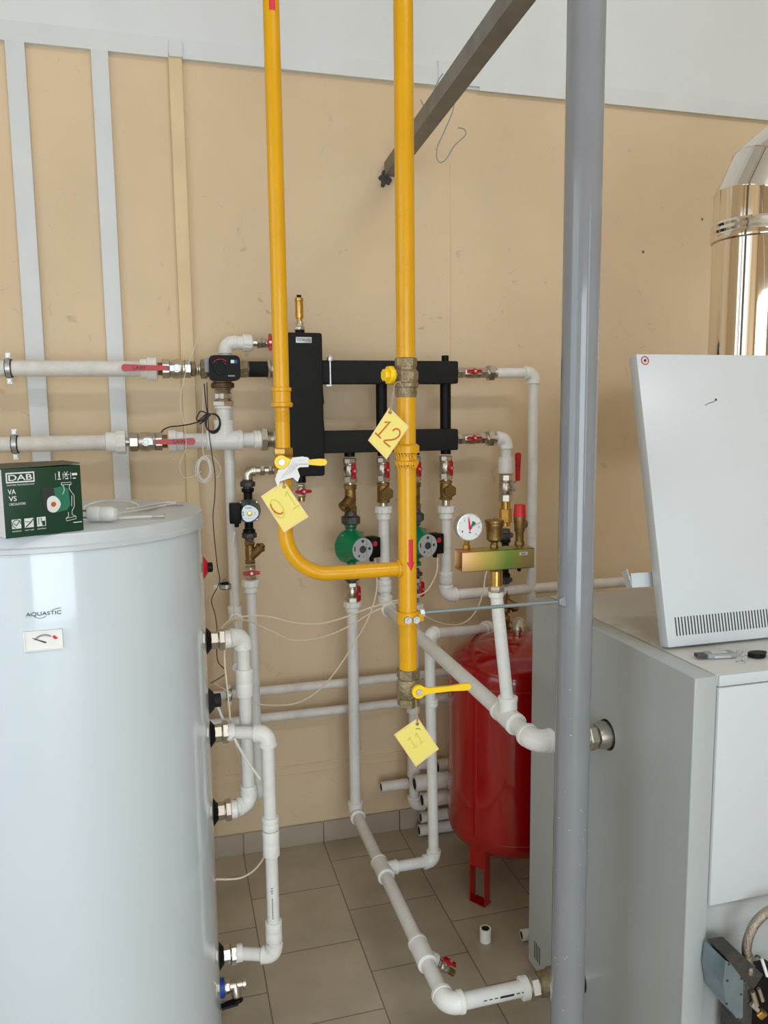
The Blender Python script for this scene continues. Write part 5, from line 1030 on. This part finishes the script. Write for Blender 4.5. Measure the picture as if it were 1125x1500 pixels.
g = G(); cc = [U(396, 738, Y=GY-.0278), U(398, 744, Y=GY-.0278), U(402, 749, Y=GY-.0278), U(407, 752, Y=GY-.0278), U(412, 752.5, Y=GY-.0278), U(414, 750, Y=GY-.0278)]; g.sweep(spline(cc, 6), .0013, 6); g.build('ink_stroke', 'orange_ink', t01)
t11 = ntag('yellow tag with faded number 11 hanging lowest, under the bare lever', [(612, 1051), (643, 1097), (609, 1123), (577, 1076)][::-1], (611, 1060), GY-.026, [(610, 1038), (609, 1024)], '')
digits(t11, '11', 609, 1084, 28, 22, 17, 'faded', GY-.026)
g = G(); g.sweep([U(609, 1068, Y=GY-.0278), U(612, 1067, Y=GY-.0278), U(616, 1068.5, Y=GY-.0278)], .0005, 5); g.build('ink_stroke', 'ink', t11)
# ================================================================== SAFETY GROUP
YS = 1.621
xt1 = P(726.5, 870, YS).x; top = V((xt1, YS, P(726, 866, YS).z))
rt = run('water_pipe', 'short white riser from the slanting pipe up to the gold safety bracket', [tt2 + V((0, 0, .03)), top], .0145, corner=False)
g = G(); g.lathe(top - SZ*.014, SZ, [(0, .0155), (.002, .0172), (.013, .0172), (.014, .0155)], 28); g.build('socket', 'fit', rt)
nipple('nickel and brass union under the gold safety bracket', top - SZ*.002, (xt1, YS, P(726, 836, YS).z), .0145, 'brass', [(.000, .016, .0185)], 'nickel', threads=False)
sg = thing('safety_group', 'gold chromated bracket bar carrying gauge, air vent and safety valve', 'safety group', (xt1, YS, P(726, 837, YS).z))
yfr = YS-.022; a = P(677, 836, yfr); b = P(783, 803, yfr); x0, x1, z0, z1 = a.x, b.x, P(730, 835, yfr).z, P(730, 806, yfr).z; t = .0018
g = G(); g.box((x0, yfr, z0), (x1, yfr+t, z1), .0005); g.box((x0, yfr, z1-t), (x1, YS+.026, z1), .0005); g.box((x0, yfr, z0), (x1, YS+.026, z0+t), .0005); g.box((x0, YS+.024, z0), (x1, YS+.026, z1), .0005); g.build('bracket_bar', 'zinc', sg)
g = G(); c = P(767, 811, yfr-.001); g.box((c.x-.010, yfr-.0007, c.z-.0035), (c.x+.010, yfr+.0002, c.z+.0035), 0); st = g.build('sticker', 'face', sg); tx = text(sg, 'lettering', '3BAR', V((c.x, yfr-.0008, c.z)), SX, SZ, .011, .004, 'ink'); tx.parent = st
gc = P(687.5, 772, YS-.018); gx = gc.x; gyc = YS-.018; GR = .0305
gg = G(); gg.lathe((gx, YS+.006, gc.z), (0, -1, 0), [(0, GR*.7), (.003, GR*.97), (.024, GR*.97), (.0245, GR), (.028, GR), (.0285, GR*.92)], 48, cap=True); ga = gg.build('pressure_gauge', 'steel', sg)
yd_ = YS+.006-.0287; g = G(); g.lathe((gx, yd_+.001, gc.z), (0, -1, 0), [(0, GR*.91), (.0014, GR*.91)], 48); o = g.build('dial', 'dial', sg); o.parent = ga
def dp(r, deg, y=0): a = math.radians(deg); return V((gx+math.cos(a)*GR*r, yd_-.0006-y, gc.z+math.sin(a)*GR*r))
g = G(); g.poly([dp(.12, 60), dp(.12, 30), dp(.5, 28), dp(.52, 45), dp(.5, 68)][::-1], (0, -1, 0), .0004); o = g.build('green_sector', 'dkgreen', sg); o.parent = ga
g = G(); g.poly([dp(.12, -140, .0006), dp(.3, -100, .0006), dp(.12, -40, .0006), dp(.8, 103, .0006), dp(.2, 130, .0006)], (0, -1, 0), .0004); g.lathe(dp(0, 0, .0006), (0, -1, 0), [(0, GR*.14), (.001, GR*.14)], 16); g.sweep([dp(.1, 90, .001), dp(.75, 97, .001)], .0005, 5); o = g.build('red_pointer', 'red_ink', sg); o.parent = ga
g = G(); g.sweep([dp(.05, 20, .001), dp(.78, 22, .001)], .0004, 5); g.poly([dp(.3, -95, .0003), dp(.42, -110, .0003), dp(.42, -78, .0003)], (0, -1, 0), .0004)
for k in range(9):
    aa = 225 - k*33.75; g.sweep([dp(.80, aa), dp(.9, aa)], .0004, 5)
o = g.build('dial_marks', 'ink', sg); o.parent = ga
for s_, aa in (('1', 205), ('2', 130), ('3', 0), ('4', -50)):
    o = text(sg, 'numeral', s_, dp(.66, aa), SX, SZ, .0025, .0045, 'ink', .0003); o.parent = ga
g = G(); zt1_ = z1; g.hexa((gx, YS, zt1_), SZ, .0, .012, .0085); g.cyl((gx, YS, zt1_+.01), (gx, YS-.006, gc.z-GR*.9), .006); g.build('gauge_stem', 'brass', sg)
vx = P(724, 790, YS).x; z_ = lambda py: P(724, py, YS).z
g = G(); g.hexa((vx, YS, z1), SZ, 0, .010, .0092); g.lathe((vx, YS, z1), SZ, [(.009, .0075), (z_(794)-z1, .0085), (z_(793)-z1, .012), (z_(790)-z1, .0175), (z_(772)-z1, .0185), (z_(771)-z1, .0195), (z_(766)-z1, .0195), (z_(765)-z1, .0218), (z_(762)-z1, .0218), (z_(761)-z1, .019)], 40); g.lathe((vx+.002, YS-.003, z_(762)), SZ, [(0, .005), (.004, .0045), (.005, .0025), (.010, .0025)], 16); g.build('automatic_air_vent', 'bronze', sg)
wx = P(761, 780, YS).x
g = G(); g.hexa((wx, YS, z1), SZ, .004, .014, .0112); g.lathe((wx, YS, z1), SZ, [(0, .008), (.016, .0095), (z_(782)-z1, .0098), (z_(780)-z1, .012), (z_(770)-z1, .0125), (z_(768)-z1, .0135), (z_(757)-z1, .0135)], 28); g.lathe((wx, YS, z_(772)), (.6, .8, 0), [(0, .010), (.020, .0115), (.022, .013), (.034, .013)], 24); vb = g.build('safety_valve', 'bronze', sg)
g = G(); g.lathe((wx, YS, z_(758)), SZ, [(0, .0145), (.003, .0142), (z_(741)-z_(758), .0125), (z_(740)-z_(758), .011)], 28, rf=lambda k: 1+.03*(k % 2)); o = g.build('red_cap', 'red_plastic', sg); o.parent = vb
# ================================================================== BEAM
b0 = U(563, 250, Y=YB); b1 = U(741, 0, Z=b0.z); bd = (b1-b0).normalized(); be = b0 + bd*((YF+.02-b0.y)/bd.y); sd = bd.cross(SZ).normalized()
if sd.x > 0: sd = -sd
w_ = .045; bmr = thing('angle_iron_beam', 'grey angle iron beam running from the wall overhead toward the camera', 'beam', b0); g = G()
o = b0 + SZ*-.018 - bd*.02; e_ = be + SZ*-.018
def beamface(g, a, b, c, d): g.add([a, b, c, d, ], [(0, 1, 2, 3)])
prof = [(0, 0), (-w_, 0), (-w_, .005), (-.005, .005), (-.005, w_), (0, w_)]
n_ = len(prof); g.add([o + sd*a + SZ*b for a, b in prof] + [e_ + sd*a + SZ*b for a, b in prof], [tuple(range(n_)), tuple(reversed(range(n_, 2*n_)))] + [(i, i+n_, (i+1) % n_+n_, (i+1) % n_) for i in range(n_)])
g.build('angle_section', 'beam', bmr)
g = G(); c = b0 - bd*.0
o_ = []
for i in range(18):
    a = i*PI/9; rr = random.uniform(.014, .028)*(1.25 if math.sin(a) < -.4 else 1); o_.append((math.cos(a)*rr, math.sin(a)*rr))
g.prism(o_, (b0.x+.002, YB-.0005, b0.z-.024), SX, SZ, .0030)
o = g.build('chipped_plaster', 'castnut', bmr)
Yw = 2.35
cable('thin grey wire hook dangling below the overhead beam', [U(665, 138, Y=Yw), U(664, 160, Y=Yw), U(652, 190, Y=Yw), U(641, 215, Y=Yw), U(640, 232, Y=Yw), U(646, 238, Y=Yw), U(655, 231, Y=Yw), U(666, 213, Y=Yw), U(681, 199, Y=Yw), U(681, 190, Y=Yw), U(671, 187, Y=Yw)], .0018, 'grey_plastic', name='wire')
Yw = 2.2; cable('short pale wire bent over the overhead beam', [U(616, 146, Y=Yw), U(622, 156, Y=Yw), U(629, 154, Y=Yw), U(634, 138, Y=Yw), U(642, 118, Y=Yw), U(649, 108, Y=Yw)], .0019, 'grey_plastic', name='wire')
# ================================================================== CABLES
def pc(label, pts, r, m, y0, y1=None, **k):
    y1 = y0 if y1 is None else y1; n = len(pts); return cable(label, [U(a, b, Y=y0+(y1-y0)*i/(n-1)) for i, (a, b) in enumerate(pts)], r, m, **k)
pc('thin black wire wandering down the wall between tank and white pipes', [(303, 560), (304, 590), (306, 631), (311, 669), (315, 696), (314.5, 730), (312, 762), (318, 826), (321.6, 852), (310, 878), (315, 900), (318, 925), (318.6, 967), (331, 985), (308, 1001)], .0015, 'blackc', 2.43, n=6)
yk = 2.42; pts = [(299, 562), (301, 585), (304, 604)]
for k in range(3):
    for i in range(14):
        t = i/14*2*PI - PI/2; pts.append((312 + 10.5*math.cos(t) + k*.8 - 1, 619 + (12.5+k)*math.sin(t) + k*.7))
pts += [(300, 604), (293, 603), (288, 613), (291, 616), (300, 608), (304, 606), (296, 618), (292, 621), (300, 616), (303, 608), (295, 616), (280, 621), (262, 624), (250, 625), (240, 629), (236, 634)]
pc('looped bundle of black cable hanging below the actuator', pts, .0019, 'blackc', yk, n=4)
pts = [(299, 562), (297, 600), (297, 650), (298, 665)]
for k in range(6):
    for i in range(12):
        t = i/12*2*PI - PI/2; pts.append((299 + (8+k*.7+2*math.sin(k*2))*math.cos(t), 686 + (17+2.2*math.cos(k*1.7))*math.sin(t) + k*.6))
pts += [(301, 668), (312, 670), (322, 682), (323, 692), (317, 700)]
pc('loose coil of thin white wire hanging left of the drop pipe', pts, .0011, 'whitec', 2.44, n=3)
pc('hair-thin pale wire hanging across both valves of the water mains', [(291, 492), (280, 522), (272, 545), (264, 588), (271, 628), (272, 657), (263, 681), (269, 699), (285, 697), (295, 690)], .0010, 'whitec', 2.43)
pc('cream cable dropping from the grey pump beside the wall pipe', [(344, 779), (341, 800), (341, 850), (344, 900), (350, 945), (352, 955)], .0028, 'cream', 2.46, 2.4)
pc('cream cable hanging behind the top tank union down to the second', [(329, 950), (329, 970), (332, 1000), (336, 1040), (338, 1062)], .0024, 'cream', 1.845, 1.85)
pc('upper of two cream cables sagging from the tank to the yellow pipe', [(317, 929), (330, 914), (346, 905), (375, 902), (397, 904), (430, 912), (465, 914), (500, 906), (540, 891), (575, 881), (598, 876), (622, 868), (634, 852), (640, 836), (641, 818)], .0026, 'cream', 1.97, 2.44)
pc('lower of two cream cables sagging from the tank to the yellow pipe', [(318, 930), (335, 912), (350, 908), (368, 911), (400, 926), (430, 938), (470, 934), (510, 918), (545, 897), (580, 883), (600, 884)], .0026, 'cream', 1.99, 2.40)
pc('cream cable curving down from the left green pump to the tank', [(549, 817), (551, 840), (552, 860), (547, 885), (535, 915), (520, 940), (504, 966), (480, 998), (455, 1020), (430, 1031), (400, 1033), (370, 1030), (345, 1019), (315, 1002)], .0026, 'cream', 2.50, 2.2)
pc('cream cable looping from the yellow pipe clamp up behind the gold bracket', [(618, 900), (640, 911), (665, 916), (685, 909), (700, 890), (708, 865), (714, 835), (736, 815)], .0026, 'cream', 2.30, 2.49)
pc('white sensor cable hanging from the black plug on the tank side', [(317, 1033), (321, 1040), (326, 1052), (331, 1062)], .0036, 'whitec', 1.86)
pc('stiff white probe cable slanting down across the white pipes', [(343, 1081), (352, 1098), (366, 1120), (381, 1141)], .0034, 'whitec', 1.80)
pc('fine cream wire falling beside the stiff white probe', [(343, 1083), (349, 1104), (356, 1127), (366, 1140), (374, 1150), (378, 1165), (381, 1180)], .0016, 'cream', 1.878, 1.95)
pc('cream cable curving away from the tank low over the floor tiles', [(316, 1288), (335, 1288), (352, 1286), (368, 1278), (380, 1266), (388, 1252), (391, 1235)], .0026, 'cream', 1.90)
